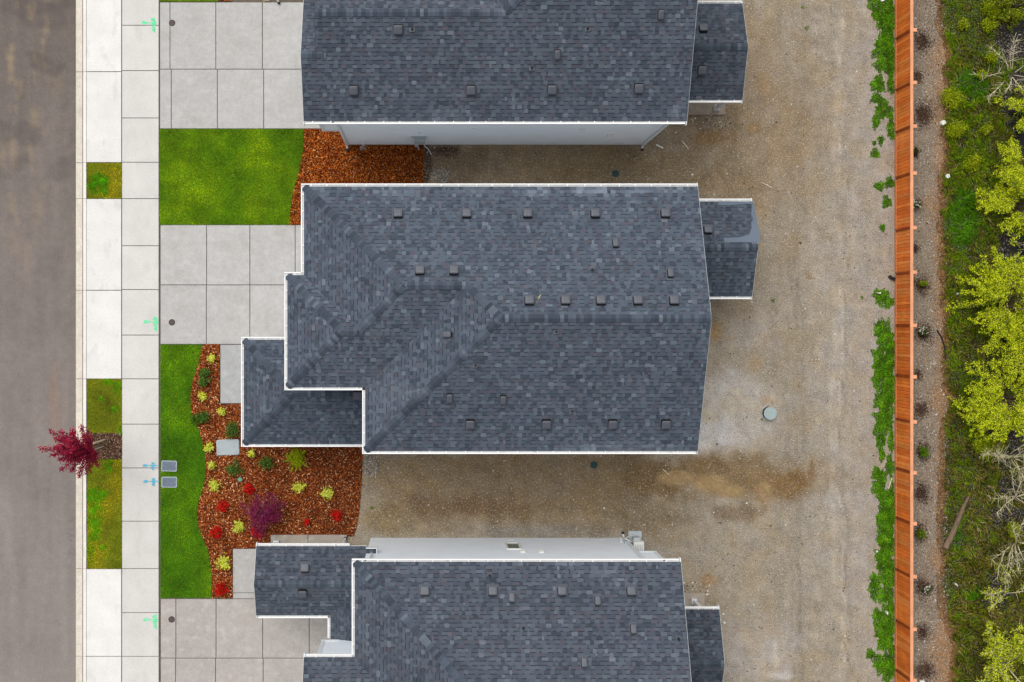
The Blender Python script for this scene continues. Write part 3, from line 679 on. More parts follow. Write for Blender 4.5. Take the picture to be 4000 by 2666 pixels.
# ---- middle house -------------------------------------------------------------------------
A = empty('house', (GX(300), GY(0), 0), 'middle house with a big hipped slate roof, white gutters and small porch roofs', 'house')
xL1, yT = xy(1176, 718, ZE); xL2, y2 = xy(1111, 1064, ZE); xL3, y3 = xy(1415, 1525, ZE); xR, yB = xy(2725, 1774, ZE)
ax1, ax2, ax3 = xL1+INS, xL2+INS, xL3+INS; ayT, ay2, ay3, ayB = yT-INS, y2-INS, y3+INS, yB+INS
N_ = Plane((0, ayT), (0, -1), ZE, SL); L1 = Plane((ax1, 0), (1, 0), ZE, SL); N2 = Plane((0, ay2), (0, -1), ZE, SL); L2 = Plane((ax2, 0), (1, 0), ZE, SL)
S3 = Plane((0, ay3), (0, 1), ZE, SL); L3 = Plane((ax3, 0), (1, 0), ZE, SL); S_ = Plane((0, ayB), (0, 1), ZE, SL)
h1 = (ayT-ay3)/2; yr1 = ayT-h1; h2 = (ay2-ay3)/2; yr2 = ay2-h2; h3 = (ayT-ayB)/2; yr3 = ayT-h3
xr1 = ax1+h1; xr1b = ax3+h1; xr2 = ax2+h2; xr2b = ax1+h2; xr3 = ax3+h3
faces = [([(ax1, ayT), (xR, ayT), (xR, yr3), (xr3, yr3), (xr1b, yr1), (xr1, yr1)], N_),
         ([(ax1, ayT), (xr1, yr1), (xr2b, yr2), (ax1, ay2)], L1),
         ([(ax1, ay2), (xr2b, yr2), (xr2, yr2), (ax2, ay2)], N2),
         ([(ax2, ay2), (xr2, yr2), (ax2, ay3)], L2),
         ([(ax2, ay3), (xr2, yr2), (xr2b, yr2), (xr1, yr1), (xr1b, yr1), (ax3, ay3)], S3),
         ([(ax3, ay3), (xr1b, yr1), (xr3, yr3), (ax3, ayB)], L3),
         ([(ax3, ayB), (xr3, yr3), (xR, yr3), (xR, ayB)], S_)]
rid = [(P3((ax1, ayT), N_), P3((xr1, yr1), N_), N_, L1), (P3((ax2, ay2), L2), P3((xr2, yr2), L2), N2, L2), (P3((ax2, ay3), L2), P3((xr2, yr2), L2), S3, L2),
       (P3((xr2, yr2), N2), P3((xr2b, yr2), N2), N2, S3), (P3((xr2b, yr2), L1), P3((xr1, yr1), L1), L1, S3), (P3((xr1, yr1), N_), P3((xr1b, yr1), N_), N_, S3),
       (P3((xr3, yr3), L3), P3((xr1b, yr1), L3), L3, N_), (P3((ax3, ayB), L3), P3((xr3, yr3), L3), L3, S_), (P3((xr3, yr3), N_), P3((xR, yr3), N_), N_, S_)]
roofA = make_roof(A, faces, rid)
b = WALLIN
outA = [(xL1, yT), (xR-.05, yT), (xR-.05, yB), (xL3, yB), (xL3, y3), (xL2, y3), (xL2, y2), (xL1, y2)]
wallA = [(xL1+b, yT-b), (xR-b, yT-b), (xR-b, yB+b), (xL3+b, yB+b), (xL3+b, y3+b), (xL2+b, y3+b), (xL2+b, y2-b), (xL1+b, y2-b)]
wa = walls(A, wallA, 0, ZE-.16); soffit(A, [(u, v) for u, v in [(xL1+.13, yT-.13), (xR-.05, yT-.13), (xR-.05, yB+.13), (xL3+.13, yB+.13), (xL3+.13, y3+.13), (xL2+.13, y3+.13), (xL2+.13, y2-.13), (xL1+.13, y2-.13)]], ZE-.12)
mb = MB(); mb.face([(xR-b, yT-b, ZE-.15), (xR-b, yB+b, ZE-.15), (xR-b, yr3, N_.z(0, yr3)-.1)]); mb.build('gable_wall', M['siding'], A)
for a_ in ((N_, xR, ayT, yr3, 1), (S_, xR, ayB, yr3, 1)): mb = MB(); rake(mb, *a_); mb.build('rake_board', M['trim'], A)
for p_, q_, o_ in (((xL1, yT), (xR-.06, yT), (0, 1)), ((xL1, yT-.13), (xL1, y2), (-1, 0)), ((xL2, y2), (xL1-.002, y2), (0, 1)), ((xL2, y2-.13), (xL2, y3), (-1, 0)),
                   ((xL2+.13, y3), (xL3, y3), (0, -1)), ((xL3, y3-.002), (xL3, yB), (-1, 0)), ((xL3+.13, yB), (xR-.06, yB), (0, -1))):
    gutter(A, p_, q_, o_, ZE+.01)
for px, py in ((915, 493), (1072, 493), (1212, 493), (1367, 493), (1528, 493), (965, 623), (1043, 623), (1216, 692), (1299, 692), (1380, 692), (1465, 692), (1548, 692)): fix(roofA, ME_BIG, 'roof_vent', px*1.7, py*1.7, N_)
for px, py in ((1080, 973), (1255, 973), (1407, 973), (1529, 973)): fix(roofA, ME_BIG, 'roof_vent', px*1.7, py*1.7, S_)
for px, py, pl in ((1414, 560, N_), (1540, 629, N_), (1033, 914, S_), (1156, 918, S_), (1028, 769, L3)): fix(roofA, ME_SM, 'exhaust_vent', px*1.7, py*1.7, pl)
for px, py, pl in ((1360, 620, N_), (1092, 839, S_), (1314, 945, S_), (1278, 762, S_)): fix(roofA, ME_PIPE, 'vent_pipe', px*1.7, py*1.7, pl, vertical=True)
mb = MB(); v = N_.hit(2103, 1172)
mb.tube([v, v+Vector((.01, .05, .12)), v+Vector((.05, .16, .15))], .012); mb.tube([v, v+Vector((0, .08, .12)), v+Vector((.08, .17, .12))], .010)
mb.build('cable_tail', M['tag'], roofA)
# entry porch roof (front)
ex0, ey0 = xy(942, 1317, ZP); ex1, ey1 = xy(1640, 1746, ZP); aex, aey0, aey1 = ex0+INS, ey0-INS, ey1+INS; hh = (aey0-aey1)/2; eyr = aey0-hh
EN = Plane((0, aey0), (0, -1), ZP, SL); ES = Plane((0, aey1), (0, 1), ZP, SL); EL = Plane((aex, 0), (1, 0), ZP, SL)
exm = xL3+b-.01; eyw = y3+b
fe = [([(aex, aey0), (exm-.8, aey0), (exm-.8, eyr), (aex+hh, eyr)], EN), ([(aex, aey0), (aex+hh, eyr), (aex, aey1)], EL), ([(aex, aey1), (aex+hh, eyr), (exm, eyr), (exm, aey1)], ES)]
pr = make_roof(A, fe, [(P3((aex, aey0), EL), P3((aex+hh, eyr), EL), EL, EN), (P3((aex, aey1), EL), P3((aex+hh, eyr), EL), EL, ES), (P3((aex+hh, eyr), EN), P3((exm-.8, eyr), EN), EN, ES)], 'porch_roof', dark=.93)
gutter(A, (ex0, ey0), (xL2+.25, ey0), (0, 1), ZP+.01); gutter(A, (ex0, ey0-.13), (ex0, ey1), (-1, 0), ZP+.01); gutter(A, (ex0+.13, ey1), (exm, ey1), (0, -1), ZP+.01)
mb = MB(); mb.prism([(ex0+.13, ey0-.13), (exm, ey0-.13), (exm, ey1+.13), (ex0+.13, ey1+.13)], ZP-.16, ZP-.12); mb.build('porch_ceiling', M['trim'], A)
for u, v in ((ex0+.3, ey0-.3), (ex0+.3, ey1+.3), (ex0+.3, (ey0+ey1)/2)):
    mb = MB(); mb.box(u-.08, u+.08, v-.08, v+.08, 0, ZP-.16); mb.build('post', M['trim'], A)
fix(pr, ME_BIG, 'roof_vent', 1396, 1541, ES)
# patio roof (back)
def patio(H_, yt, yb, xr, xl, pl_dark=.86, patch=False, ys=None, zp=ZP, below=True):
    """gabled patio roof; yt,yb gutter rows, xr eave end, xl plan x of the house wall"""
    _, gt = xy(0, yt, zp); _, gb = xy(0, yb, zp); gx, _ = xy(xr, 0, zp); at, ab = gt-INS, gb+INS; h = (at-ab)/2; yr = at-h
    n_ = Plane((0, at), (0, -1), zp, SL); s_ = Plane((0, ab), (0, 1), zp, SL)
    f = [([(xl, at), (gx, at), (gx, yr), (xl, yr)], n_), ([(xl, ab), (gx, ab), (gx, yr), (xl, yr)], s_)]
    r_ = make_roof(H_, f, [(P3((xl, yr), n_), P3((gx, yr), n_), n_, s_)], 'patio_roof', dark=pl_dark)  # patio shingles darkened: shade from the house put into their colour
    gutter(H_, (xl, gt), (gx-.05, gt), (0, 1), zp+.01); gutter(H_, (xl, gb), (gx-.05, gb), (0, -1), zp+.01)
    for a_ in ((n_, gx, at, yr, 1), (s_, gx, ab, yr, 1)): mb = MB(); rake(mb, *a_); mb.build('rake_board', M['trim'], H_)
    mb = MB(); mb.face([(gx-.25, at, zp-.1), (gx-.25, ab, zp-.1), (gx-.25, yr, n_.z(0, yr)-.08)]); mb.build('gable_wall', M['siding'], H_)
    mb = MB(); mb.box(xl, gx-.26, ab, at, zp-.16, zp-.12); mb.build('patio_ceiling', M['trim'], H_)
    return n_, s_, r_, gx, at, ab, yr
xwA = xR-b
n3, s3, r3, gx3, at3, ab3, yr3_ = patio(A, 777, 1169, 2938, xwA)
fix(r3, ME_BIG, 'roof_vent', 1626*1.7, 530*1.7, n3)
for v in (at3-.25, ab3+.25):
    mb = MB(); mb.box(gx3-.5, gx3-.36, v-.07, v+.07, 0, ZP-.16); mb.build('post', M['trim'], A)
# pale dried edge of the patio roof: strips of lighter shingle
mb = MB()
def pale(quadpx):
    pts = [n3.hit(*q) for q in quadpx]; pts = [p+Vector((0, 0, .024)) for p in pts]
    pv = pts
    for t in tessellate_polygon([pv]):
        q = [pv[i] for i in t]
        if (q[1]-q[0]).cross(q[2]-q[0]).z < 0: q = q[::-1]
        mb.face(q, C(110, 122, 136))
pale([(2806, 787), (2942, 788), (2949, 820), (2962, 890), (2970, 946), (2831, 948), (2825, 930), (2885, 928), (2905, 924), (2926, 916), (2935, 890), (2934, 870), (2941, 858), (2934, 840), (2936, 798), (2905, 797), (2850, 803), (2806, 801)])
mb.build('pale_patch', M['shingle'], A)

TINT = (.99, .965, .955)
# ---- top house ----------------------------------------------------------------------------
Bh = empty('house', (GX(300), GY(-1000), 0), 'top house with a gabled slate roof and a grey side wall facing the mulch bed', 'house')
bxR, byB = xy(2683, 485, ZE); ay = byB+INS; BS = Plane((0, ay), (0, 1), ZE, SL)
xG1 = GX(-425); xG2 = GX(-374.5)
r1 = -GY(0)+0; yrG1 = BS.hit(1168, 212).y; yrG2 = BS.hit(1228, 49).y; xh2 = BS.hit(1975, 49).x
run1 = yrG1-ay; run2 = yrG2-ay; run3 = 5.0; xL3b = xh2-run2; xh3 = xL3b+run3; yr3b = ay+run3
BN1 = Plane((0, yrG1+run1), (0, -1), ZE, SL); BN2 = Plane((0, yrG2+run2), (0, -1), ZE, SL); BN3 = Plane((0, yr3b+run3), (0, -1), ZE, SL); BL3 = Plane((xL3b, 0), (1, 0), ZE, SL)
fb = [([(xG1, ay), (bxR, ay), (bxR, yr3b), (xh3, yr3b), (xh2, yrG2), (xG2, yrG2), (xG2, yrG1), (xG1, yrG1)], BS),
      ([(xG1, yrG1), (xG2+.35, yrG1), (xG2+.35, yrG1+run1), (xG1, yrG1+run1)], BN1),
      ([(xG2, yrG2), (xh2, yrG2), (xL3b, yrG2+run2), (xG2, yrG2+run2)], BN2),
      ([(xL3b, yrG2+run2), (xh2, yrG2), (xh3, yr3b), (xL3b, yr3b+run3)], BL3),
      ([(xL3b, yr3b+run3), (xh3, yr3b), (bxR, yr3b), (bxR, yr3b+run3)], BN3)]
rb = [(P3((xG1, yrG1), BS), P3((xG2+.35, yrG1), BS), BS, BN1), (P3((xG2, yrG2), BS), P3((xh2, yrG2), BS), BS, BN2), (P3((xh2, yrG2), BS), P3((xh3, yr3b), BS), BS, BL3), (P3((xh3, yr3b), BS), P3((bxR, yr3b), BS), BS, BN3)]
roofB = make_roof(Bh, fb, rb)
ywB = GY(-712); xwL = GX(-328); xwR = GX(834); xwU = GX(-392); ytop = yr3b+run3-b
walls(Bh, [(xwL, ywB), (xwR, ywB), (xwR, ytop), (xL3b+b, ytop), (xL3b+b, yrG2+run2-b), (xwL, yrG2+run2-b)], 0, ZE-.16)
walls(Bh, [(xwU, ywB+.003), (xwL-.003, ywB+.003), (xwL-.003, yrG1+run1-b), (xwU, yrG1+run1-b)], 3.35, ZE-.16, 'upper_wall')
mb = MB(); mb.box(xwU-.03, xwL-.004, ywB-.025, ywB+.002, 3.2, 3.348); mb.box(xwU-.03, xwU-.001, ywB+.003, yrG1+run1-b, 3.2, 3.348); mb.build('band_board', M['trim'], Bh)
cornerboards(Bh, [(xwL, ywB, -1, -1)], 0, 3.19, .12); cornerboards(Bh, [(xwR, ywB, 1, -1)], 0, ZE-.16, .12); cornerboards(Bh, [(xwU, ywB, -1, -1)], 3.35, ZE-.16, .12)
cornerboards(Bh, [(xwL, ywB, -1, -1)], 3.36, ZE-.16, .10)
mb = MB(); mb.face([(xwU, ywB, ZE-.15), (xwU, yrG1, BS.z(0, yrG1)-.1), (xwU, yrG1+run1, ZE-.15)]); mb.build('gable_wall', M['siding'], Bh); mb = MB(); mb.face([(xG2+.3, ywB, ZE-.15), (xG2+.3, yrG2, BS.z(0, yrG2)-.05), (xG2+.3, yrG2+run2, ZE-.15)]); mb.build('gable_wall', M['siding'], Bh); mb = MB()
mb.face([(xwR, ywB, ZE-.15), (xwR, ytop, ZE-.15), (xwR, yr3b, BS.z(0, yr3b)-.1)]); mb.build('gable_wall', M['siding'], Bh)
mb = MB(); mb.prism([(xG1+.05, ay+.02), (bxR-.05, ay+.02), (bxR-.05, ytop+.2), (xL3b+.2, ytop+.2), (xL3b+.2, yrG2+run2-.1), (xG1+.05, yrG2+run2-.1)], ZE-.15, ZE-.12); mb.build('soffit', M['trim'], Bh)
for a_ in ((BS, bxR, ay, yr3b, 1), (BS, xG1, ay, yrG1, -1), (BN1, xG1, yrG1+run1, yrG1, -1)): mb = MB(); rake(mb, *a_); mb.build('rake_board', M['trim'], Bh)
mb = MB(); q = xG2; 
mb.hexa([(q-.012, yrG1-.5, BS.z(q, yrG1-.5)-.05), (q+.02, yrG1-.5, BS.z(q, yrG1-.5)-.05), (q+.02, yrG2, BS.z(q, yrG2)-.16), (q-.012, yrG2, BS.z(q, yrG2)-.16)],
        [(q-.012, yrG1-.5, BS.z(q, yrG1-.5)-.004), (q+.02, yrG1-.5, BS.z(q, yrG1-.5)-.004), (q+.02, yrG2, BS.z(q, yrG2)-.004), (q-.012, yrG2, BS.z(q, yrG2)-.004)], C(90, 98, 110)); mb.build('roof_edge', M['deck'], roofB)
gutter(Bh, (xG1+.06, byB), (bxR-.06, byB), (0, -1), ZE+.01, outlets=(.95, 16.9))
for px, py in ((813, 207), (1082, 207), (1268, 206), (1467, 203), (915, 68)): fix(roofB, ME_BIG, 'roof_vent', px*1.7, py*1.7, BS)
for px, py in ((1280, 126), (1518, 34)): fix(roofB, ME_SM, 'exhaust_vent', px*1.7, py*1.7, BS)
for px, py in ((1350, 67), (1222, 157), (947, 68)): fix(roofB, ME_PIPE, 'vent_pipe', px*1.7, py*1.7, BS, vertical=True)
# wall fittings
def onwall(px, py, gyw): # point on a wall running along x at plan row gyw
    s = gyw/(py-NY); return (GX((px-NX)*s), (1-s)*H)
def downspout(parent, x, y, z0, z1, sy, kick=.3):
    mb = MB(); mb.box(x-.04, x+.04, y+sy*.03, y+sy*.09, z0+.15, z1)
    mb.beam((x, y+sy*.06, z0+.17), (x, y+sy*(.06+kick*.4), z0+.05), .075, .06); mb.build('downspout', M['trim'], parent)
    mb = MB(); mb.cyl(x, y+sy*(.10+kick*.4), 0, .10, .055, .06); mb.build('drain_adapter', M['black'], parent)
downspout(Bh, xwL+.30-.28, ywB, 0, ZE-.1, -1); downspout(Bh, xwR-.10, ywB, 0, ZE-.1, -1)
for px, py, s_, nm_ in ((2275, 505, .10, 'wall_vent'), (2383, 526, .12, 'wall_vent'), (1852, 501, .06, 'wall_vent'), (1638, 519, .05, 'wall_vent')):
    x, z = onwall(px, py, -712); mb = MB(); mb.hexa([(x-s_, ywB-.001, z-s_), (x+s_, ywB-.001, z-s_), (x+s_, ywB-.001, z+s_), (x-s_, ywB-.001, z+s_)], [(x-s_*.8, ywB-.09, z-s_), (x+s_*.8, ywB-.09, z-s_), (x+s_*.8, ywB-.03, z+s_), (x-s_*.8, ywB-.03, z+s_)][:4]); mb.build(nm_, M['white'], Bh)
for px, sx in ((2173, .20), (2420, .20)):
    x, z = onwall(px, 558, -712); mb = MB(); mb.box(x-.2, x+.2, ywB-.015, ywB-.001, .32, .52); mb.build('foundation_vent', M['trim'], Bh)
x, z = onwall(1637, 540, -712)
mb = MB(); mb.box(x-.3, x+.3, ywB-.06, ywB-.001, 1.93, 2.0); mb.box(x-.2, x+.24, ywB-.20, ywB-.002, 1.35, 1.92); mb.box(x-.18, x-.05, ywB-.26, ywB-.002, .95, 1.34)
mb.tube([(x-.1, ywB-.10, .95), (x-.08, ywB-.12, .4), (x-.02, ywB-.2, 0)], .045, 8); mb.build('electric_meter', M['grey'], Bh)
mb = MB(); mb.tube([(x+.2, ywB-.1, 1.35), (x+.22, ywB-.2, .8), (x+.36, ywB-.25, .5), (x+.5, ywB-.42, .02)], .018); mb.build('cable', M['white'], Bh)
x, z = onwall(1417, 547, -712); mb = MB(); mb.box(x-.07, x+.07, ywB-.03, ywB-.001, .85, .93); mb.tube([(x, ywB-.02, .87), (x, ywB-.14, .84), (x, ywB-.17, .76)], .018); mb.build('hose_tap', M['trim'], Bh)
n4, s4, r4, gx4, at4, ab4, yr4 = patio(Bh, 4, 401, 2900, xwR+.001, .84)
fix(r4, ME_BIG, 'roof_vent', 1615*1.7, 68*1.7, n4); fix(r4, ME_BIG, 'roof_vent', 1612*1.7, 161*1.7, s4)
def post(parent, pxb, pyb):
    v = W(pxb, pyb); mb = MB(); mb.box(v.x-.07, v.x+.07, v.y-.07, v.y+.07, .30, ZP-.16); mb.build('post', M['trim'], parent)
    mb = MB(); mb.box(v.x-.11, v.x+.11, v.y-.11, v.y+.11, .08, .30); mb.build('post_base', M['trim'], parent)
post(Bh, 2795, 426); post(Bh, 2795, 110)

TINT = (.97, .935, .925)
# ---- bottom house -------------------------------------------------------------------------
Ch = empty('house', (GX(300), GY(1100), 0), 'bottom house, its grey side wall with one small window, roof cut by the picture edge', 'house')
cxL, cyT = xy(1374, 2184, ZE); cxR, _ = xy(2660, 2184, ZE); _, cy1 = xy(0, 2557, ZE); cxG = GX(-424.5)
acx, acT, ac1 = cxL+INS, cyT-INS, cy1-INS; rn3 = 5.0; rn1 = (ac1-(acT-2*rn3))/2
CN = Plane((0, acT), (0, -1), ZE, SL); CL3 = Plane((acx, 0), (1, 0), ZE, SL); CN1 = Plane((0, ac1), (0, -1), ZE, SL)
yrc = acT-rn3; yr1c = ac1-rn1; CS = Plane((0, yrc-rn3), (0, 1), ZE, SL); CS1 = Plane((0, yr1c-rn1), (0, 1), ZE, SL)
# the front wing shares the south side with the main roof
ys_ = yrc-rn3
fc = [([(acx, acT), (cxR, acT), (cxR, yrc), (acx+rn3, yrc)], CN),
      ([(acx, acT), (acx+rn3, yrc), (acx+rn1, yr1c), (acx, ac1)], CL3),
      ([(cxG, ac1), (acx, ac1), (acx+rn1, yr1c), (cxG, yr1c)], CN1),
      ([(cxG, ys_), (cxR, ys_), (cxR, yrc), (acx+rn3, yrc), (acx+rn1, yr1c), (cxG, yr1c)], CS)]
rc = [(P3((acx, acT), CN), P3((acx+rn3, yrc), CN), CN, CL3), (P3((acx+rn3, yrc), CN), P3((cxR, yrc), CN), CN, CS), (P3((cxG, yr1c), CN1), P3((acx+rn1, yr1c), CN1), CN1, CS), (P3((acx+rn3, yrc), CN), P3((acx+rn1, yr1c), CN1), CS, CL3)]
roofC = make_roof(Ch, fc, rc)
ywC = GY(824); cwL = GX(-235); cwR = GX(759); cwU = GX(825); ywf = GY(1136); fL = GX(-330); fU = GX(-394); ybt = ys_+b
walls(Ch, [(cwL, ywC), (cwR, ywC), (cwR, ybt), (fL, ybt), (fL, ywf), (cwL, ywf)], 0, ZE-.16)
walls(Ch, [(cwR+.003, ywC-.003), (cwU, ywC-.003), (cwU, ybt), (cwR+.003, ybt)], 2.85, ZE-.16, 'upper_wall')
walls(Ch, [(fU, ywf-.003), (fL-.003, ywf-.003), (fL-.003, ybt), (fU, ybt)], 3.35, ZE-.16, 'upper_wall')
mb = MB(); mb.box(fU-.03, fL-.004, ywf-.002, ywf+.025, 3.2, 3.348); mb.build('band_board', M['trim'], Ch); mb = MB(); mb.box(cwR+.004, cwU+.03, ywC-.002, ywC+.025, 2.7, 2.848); mb.build('band_board', M['trim'], Ch)
cornerboards(Ch, [(fU, ywf, -1, 1)], 3.35, ZE-.16, .12); cornerboards(Ch, [(cwR, ywC, 1, 1)], 0, 2.69, .12); cornerboards(Ch, [(cwU, ywC, 1, 1)], 2.85, ZE-.16, .12); cornerboards(Ch, [(cwR, ywC, 1, 1)], 2.86, ZE-.16, .10)
mb = MB(); mb.face([(fU, ywf, ZE-.15), (fU, yr1c, CN1.z(0, yr1c)-.1), (fU, yr1c-rn1, ZE-.15)][::-1]); mb.build('gable_wall', M['siding'], Ch); mb = MB(); mb.face([(cwU, ywC, ZE-.15), (cwU, ybt, ZE-.15), (cwU, yrc, CN.z(0, yrc)-.1)]); mb.build('gable_wall', M['siding'], Ch)
mb = MB(); mb.prism([(cxL+.13, cyT-.13), (cxR-.05, cyT-.13), (cxR-.05, ybt-.2), (cxG+.05, ybt-.2), (cxG+.05, cy1-.13), (cxL+.13, cy1-.13)], ZE-.15, ZE-.12); mb.build('soffit', M['trim'], Ch)
for a_ in ((CN, cxR, acT, yrc, 1), (CN1, cxG, ac1, yr1c, -1)): mb = MB(); rake(mb, *a_); mb.build('rake_board', M['trim'], Ch)
gutter(Ch, (cxL, cyT), (cxR-.06, cyT), (0, 1), ZE+.01, outlets=(.45, 11.2)); gutter(Ch, (cxL, cyT-.13), (cxL, cy1), (-1, 0), ZE+.01); gutter(Ch, (cxG+.06, cy1), (cxL-.002, cy1), (0, 1), ZE+.01)
for px, py in ((976, 1359), (1132, 1359), (1291, 1359), (1450, 1359)): fix(roofC, ME_BIG, 'roof_vent', px*1.7, py*1.7, CN)
for px, py in ((1176, 1374), (1373, 1381), (1455, 1446), (1342, 1523)): fix(roofC, ME_SM, 'exhaust_vent', px*1.7, py*1.7, CN)
for px, py in ((1125, 1322), (1202, 1442), (1558, 1467)): fix(roofC, ME_PIPE, 'vent_pipe', px*1.7, py*1.7, CN, vertical=True)
# window
x0, z0 = onwall(1978, 2148.5, 824); x0, zb = onwall(1974, 2123, 824); x1, zt = onwall(2033, 2148, 824); x1b, _ = onwall(2026, 2123, 824)
xa, xb_ = (GX((1972-NX)*.972)), GX((2029-NX)*.972)
win = MB(); t = .07; yw = ywC
for (u0, u1, v0, v1) in ((xa, xb_, zb, zb+t), (xa, xb_, zt-t, zt), (xa, xa+t, zb+t, zt-t), (xb_-t, xb_, zb+t, zt-t)): win.box(u0, u1, yw+.001, yw+.045, v0, v1)
wo = win.build('window', M['white'], Ch); gl = MB(); gl.box(xa+t, xb_-t, yw+.002, yw+.012, zb+t, zt-t); gl.build('pane', M['glass'], wo)
for px, py in ((2042, 2158), (2115, 2159)):
    x, z = onwall(px, py, 824); s_ = .10; mb = MB(); mb.hexa([(x-s_, yw+.001, z-s_), (x-s_, yw+.001, z+s_), (x+s_, yw+.001, z+s_), (x+s_, yw+.001, z-s_)], [(x-s_, yw+.10, z-s_), (x-s_, yw+.05, z+s_), (x+s_, yw+.05, z+s_), (x+s_, yw+.10, z-s_)]); mb.build('wall_vent', M['white'], Ch)
for px in (1992, 2335):
    x = GX(px-NX); mb = MB(); mb.box(x-.2, x+.2, yw+.001, yw+.015, .25, .45); mb.build('foundation_vent', M['trim'], Ch)
x = GX(2412-NX); mb = MB(); mb.box(x-.06, x+.06, yw+.001, yw+.03, .85, .93); mb.tube([(x, yw+.02, .87), (x, yw+.14, .84), (x, yw+.17, .76)], .018); mb.build('hose_tap', M['trim'], Ch)
downspout(Ch, cwR-.10, ywC, 0, ZE-.1, 1)
x = GX(2440-NX)-.1; mb = MB(); mb.box(x-.12, x+.06, yw+.001, yw+.1, 1.0, 1.25); mb.build('junction_box', M['grey'], Ch)
# heat pump beside the corner
hp = empty('heat_pump', (GX(812), ywC-.1, 0), 'white outdoor heat pump unit at the right corner of the bottom house', 'heat pump')
bx0, bx1 = GX(776), GX(816); hy0, hy1 = ywC-.78, ywC+.02
mb = MB(); mb.box(bx0, bx1, hy0, hy1, .12, .92); mb.build('casing', M['white'], hp)
mb = MB(); mb.box(bx0-.06, bx1+.06, hy0-.05, hy1+.28, 0, .11); mb.build('pad', M['rim'], hp)
mb = MB(); mb.box(bx0+.05, bx0+.3, hy1+.002, hy1+.13, .3, .7); mb.build('valve_cover', M['rim'], hp)
mb = MB(); mb.tube([(bx0+.1, hy1+.14, .4), (bx0-.1, hy1+.2, .6), (bx0-.35, hy1+.14, 1.0), (cwR+.06, hy1+.04, 1.1)], .025); mb.build('pipe', M['white'], hp)
mb = MB()
for k in range(5): mb.box(bx0+.06+k*.07, bx0+.085+k*.07, hy0+.12, hy1-.12, .921, .925)
mb.build('vent_slot', M['grey'], hp)
# front porch roof of the bottom house: gable along x plus a lean-to running down
px0 = GX((1001-NX)*(1-ZP/H)); _, pyt = xy(0, 2124, ZP); _, pyb = xy(0, 2415, ZP); apt, apb = pyt-INS, pyb+INS; ph = (apt-apb)/2; pyr = apt-ph
PN = Plane((0, apt), (0, -1), ZP, SL); PS = Plane((0, apb), (0, 1), ZP, SL); pxe = GX((1280-NX)*(1-ZP/H)); apx = pxe+INS; PL = Plane((apx, 0), (1, 0), ZP, SL)
ydE = ywf+.0; xw = cwL-.001
fp = [([(px0, apt), (xw, apt), (xw, pyr), (px0, pyr)], PN), ([(px0, apb), (px0, pyr), (xw, pyr), (xw, apb+(xw-apx)) if xw-apx < ph else (apx+ph, pyr), (apx, apb)], PS)]
dxw = xw-apx
if dxw < ph: fp[1] = ([(px0, apb), (apx, apb), (xw, apb+dxw), (xw, pyr), (px0, pyr)], PS); fl = [(apx, apb), (apx, ydE), (xw, ydE), (xw, apb+dxw)]
else: fp[1] = ([(px0, apb), (apx, apb), (apx+ph, pyr), (px0, pyr)], PS); fl = [(apx, apb), (apx, ydE), (xw, ydE), (xw, pyr), (apx+ph, pyr)]
fp.append((fl, PL))
prC = make_roof(Ch, fp, [(P3((px0, pyr), PN), P3((min(apx+ph, xw), pyr), PN), PN, PS)], 'porch_roof', dark=.90)
st = MB(); 
stub = [(xw, GY(806)), (GX(-198), GY(806)), (GX(-198), ywC+.001), (xw, ywC+.001)]
st2 = MB(); decks(st2, [(stub, PN)]); shingle_face(st2, stub, PN, .9); st2.build('return_roof', [M['shingle'], M['deck']], prC)
mb = MB(); e0, e1 = GX(-198), GY(806); mb.box(xw, e0+.02, e1+.001, e1+.03, ZP-.15, ZP+.16); mb.box(e0+.001, e0+.03, ywC+.002, e1, ZP-.15, ZP+.18); mb.build('fascia', M['trim'], Ch)
gutter(Ch, (px0+.06, pyt), (GX((1365-NX)*(1-ZP/H)), pyt), (0, 1), ZP+.01, outlets=(3.0,)); gutter(Ch, (px0+.06, pyb), (pxe, pyb), (0, -1), ZP+.01); gutter(Ch, (pxe, pyb-.002), (pxe, ydE+.02), (-1, 0), ZP+.01)
for a_ in ((PN, px0, apt, pyr, -1), (PS, px0, apb, pyr, -1)): mb = MB(); rake(mb, *a_); mb.build('rake_board', M['trim'], Ch)
mb = MB(); mb.box(px0+.3, xw, apb, apt, ZP-.16, ZP-.12); mb.build('porch_ceiling', M['trim'], Ch)
v = W(1082, 2118); mb = MB(); mb.box(v.x-.11, v.x+.11, v.y-.11, v.y+.11, .1, .32); mb.build('post_base', M['trim'], Ch)
mb = MB(); mb.box(v.x-.07, v.x+.07, v.y-.07, v.y+.07, .32, ZP-.16); mb.build('post', M['trim'], Ch)
v = W(1350, 2102); mb = MB(); mb.tube([(v.x-.15, v.y-.35, ZP-.15), (v.x-.1, v.y-.2, 2.2), (v.x-.02, v.y-.05, .2), (v.x, v.y, .08)], .04, 8); mb.build('downspout', M['trim'], Ch)
mb = MB(); mb.cyl(v.x, v.y, 0, .12, .07); mb.build('drain_adapter', M['black'], Ch)
mb = MB(); q0 = GX((1440-NX)*(1-5/H)); mb.tube([(q0, GY(800), 6.3), (q0+.0, GY(812), 5.2), (q0+.02, ywC+.06, 3.4)], .04, 8); mb.build('downspout', M['trim'], Ch)
fix(prC, ME_BIG, 'roof_vent', 701*1.7, 1306*1.7, PN); fix(prC, ME_BIG, 'roof_vent', 696*1.7, 1362*1.7, PS)
n5, s5, r5, gx5, at5, ab5, yr5 = patio(Ch, 2371, 2770, 2810, cwU+.001, .84)
post(Ch, 2706, 2345)

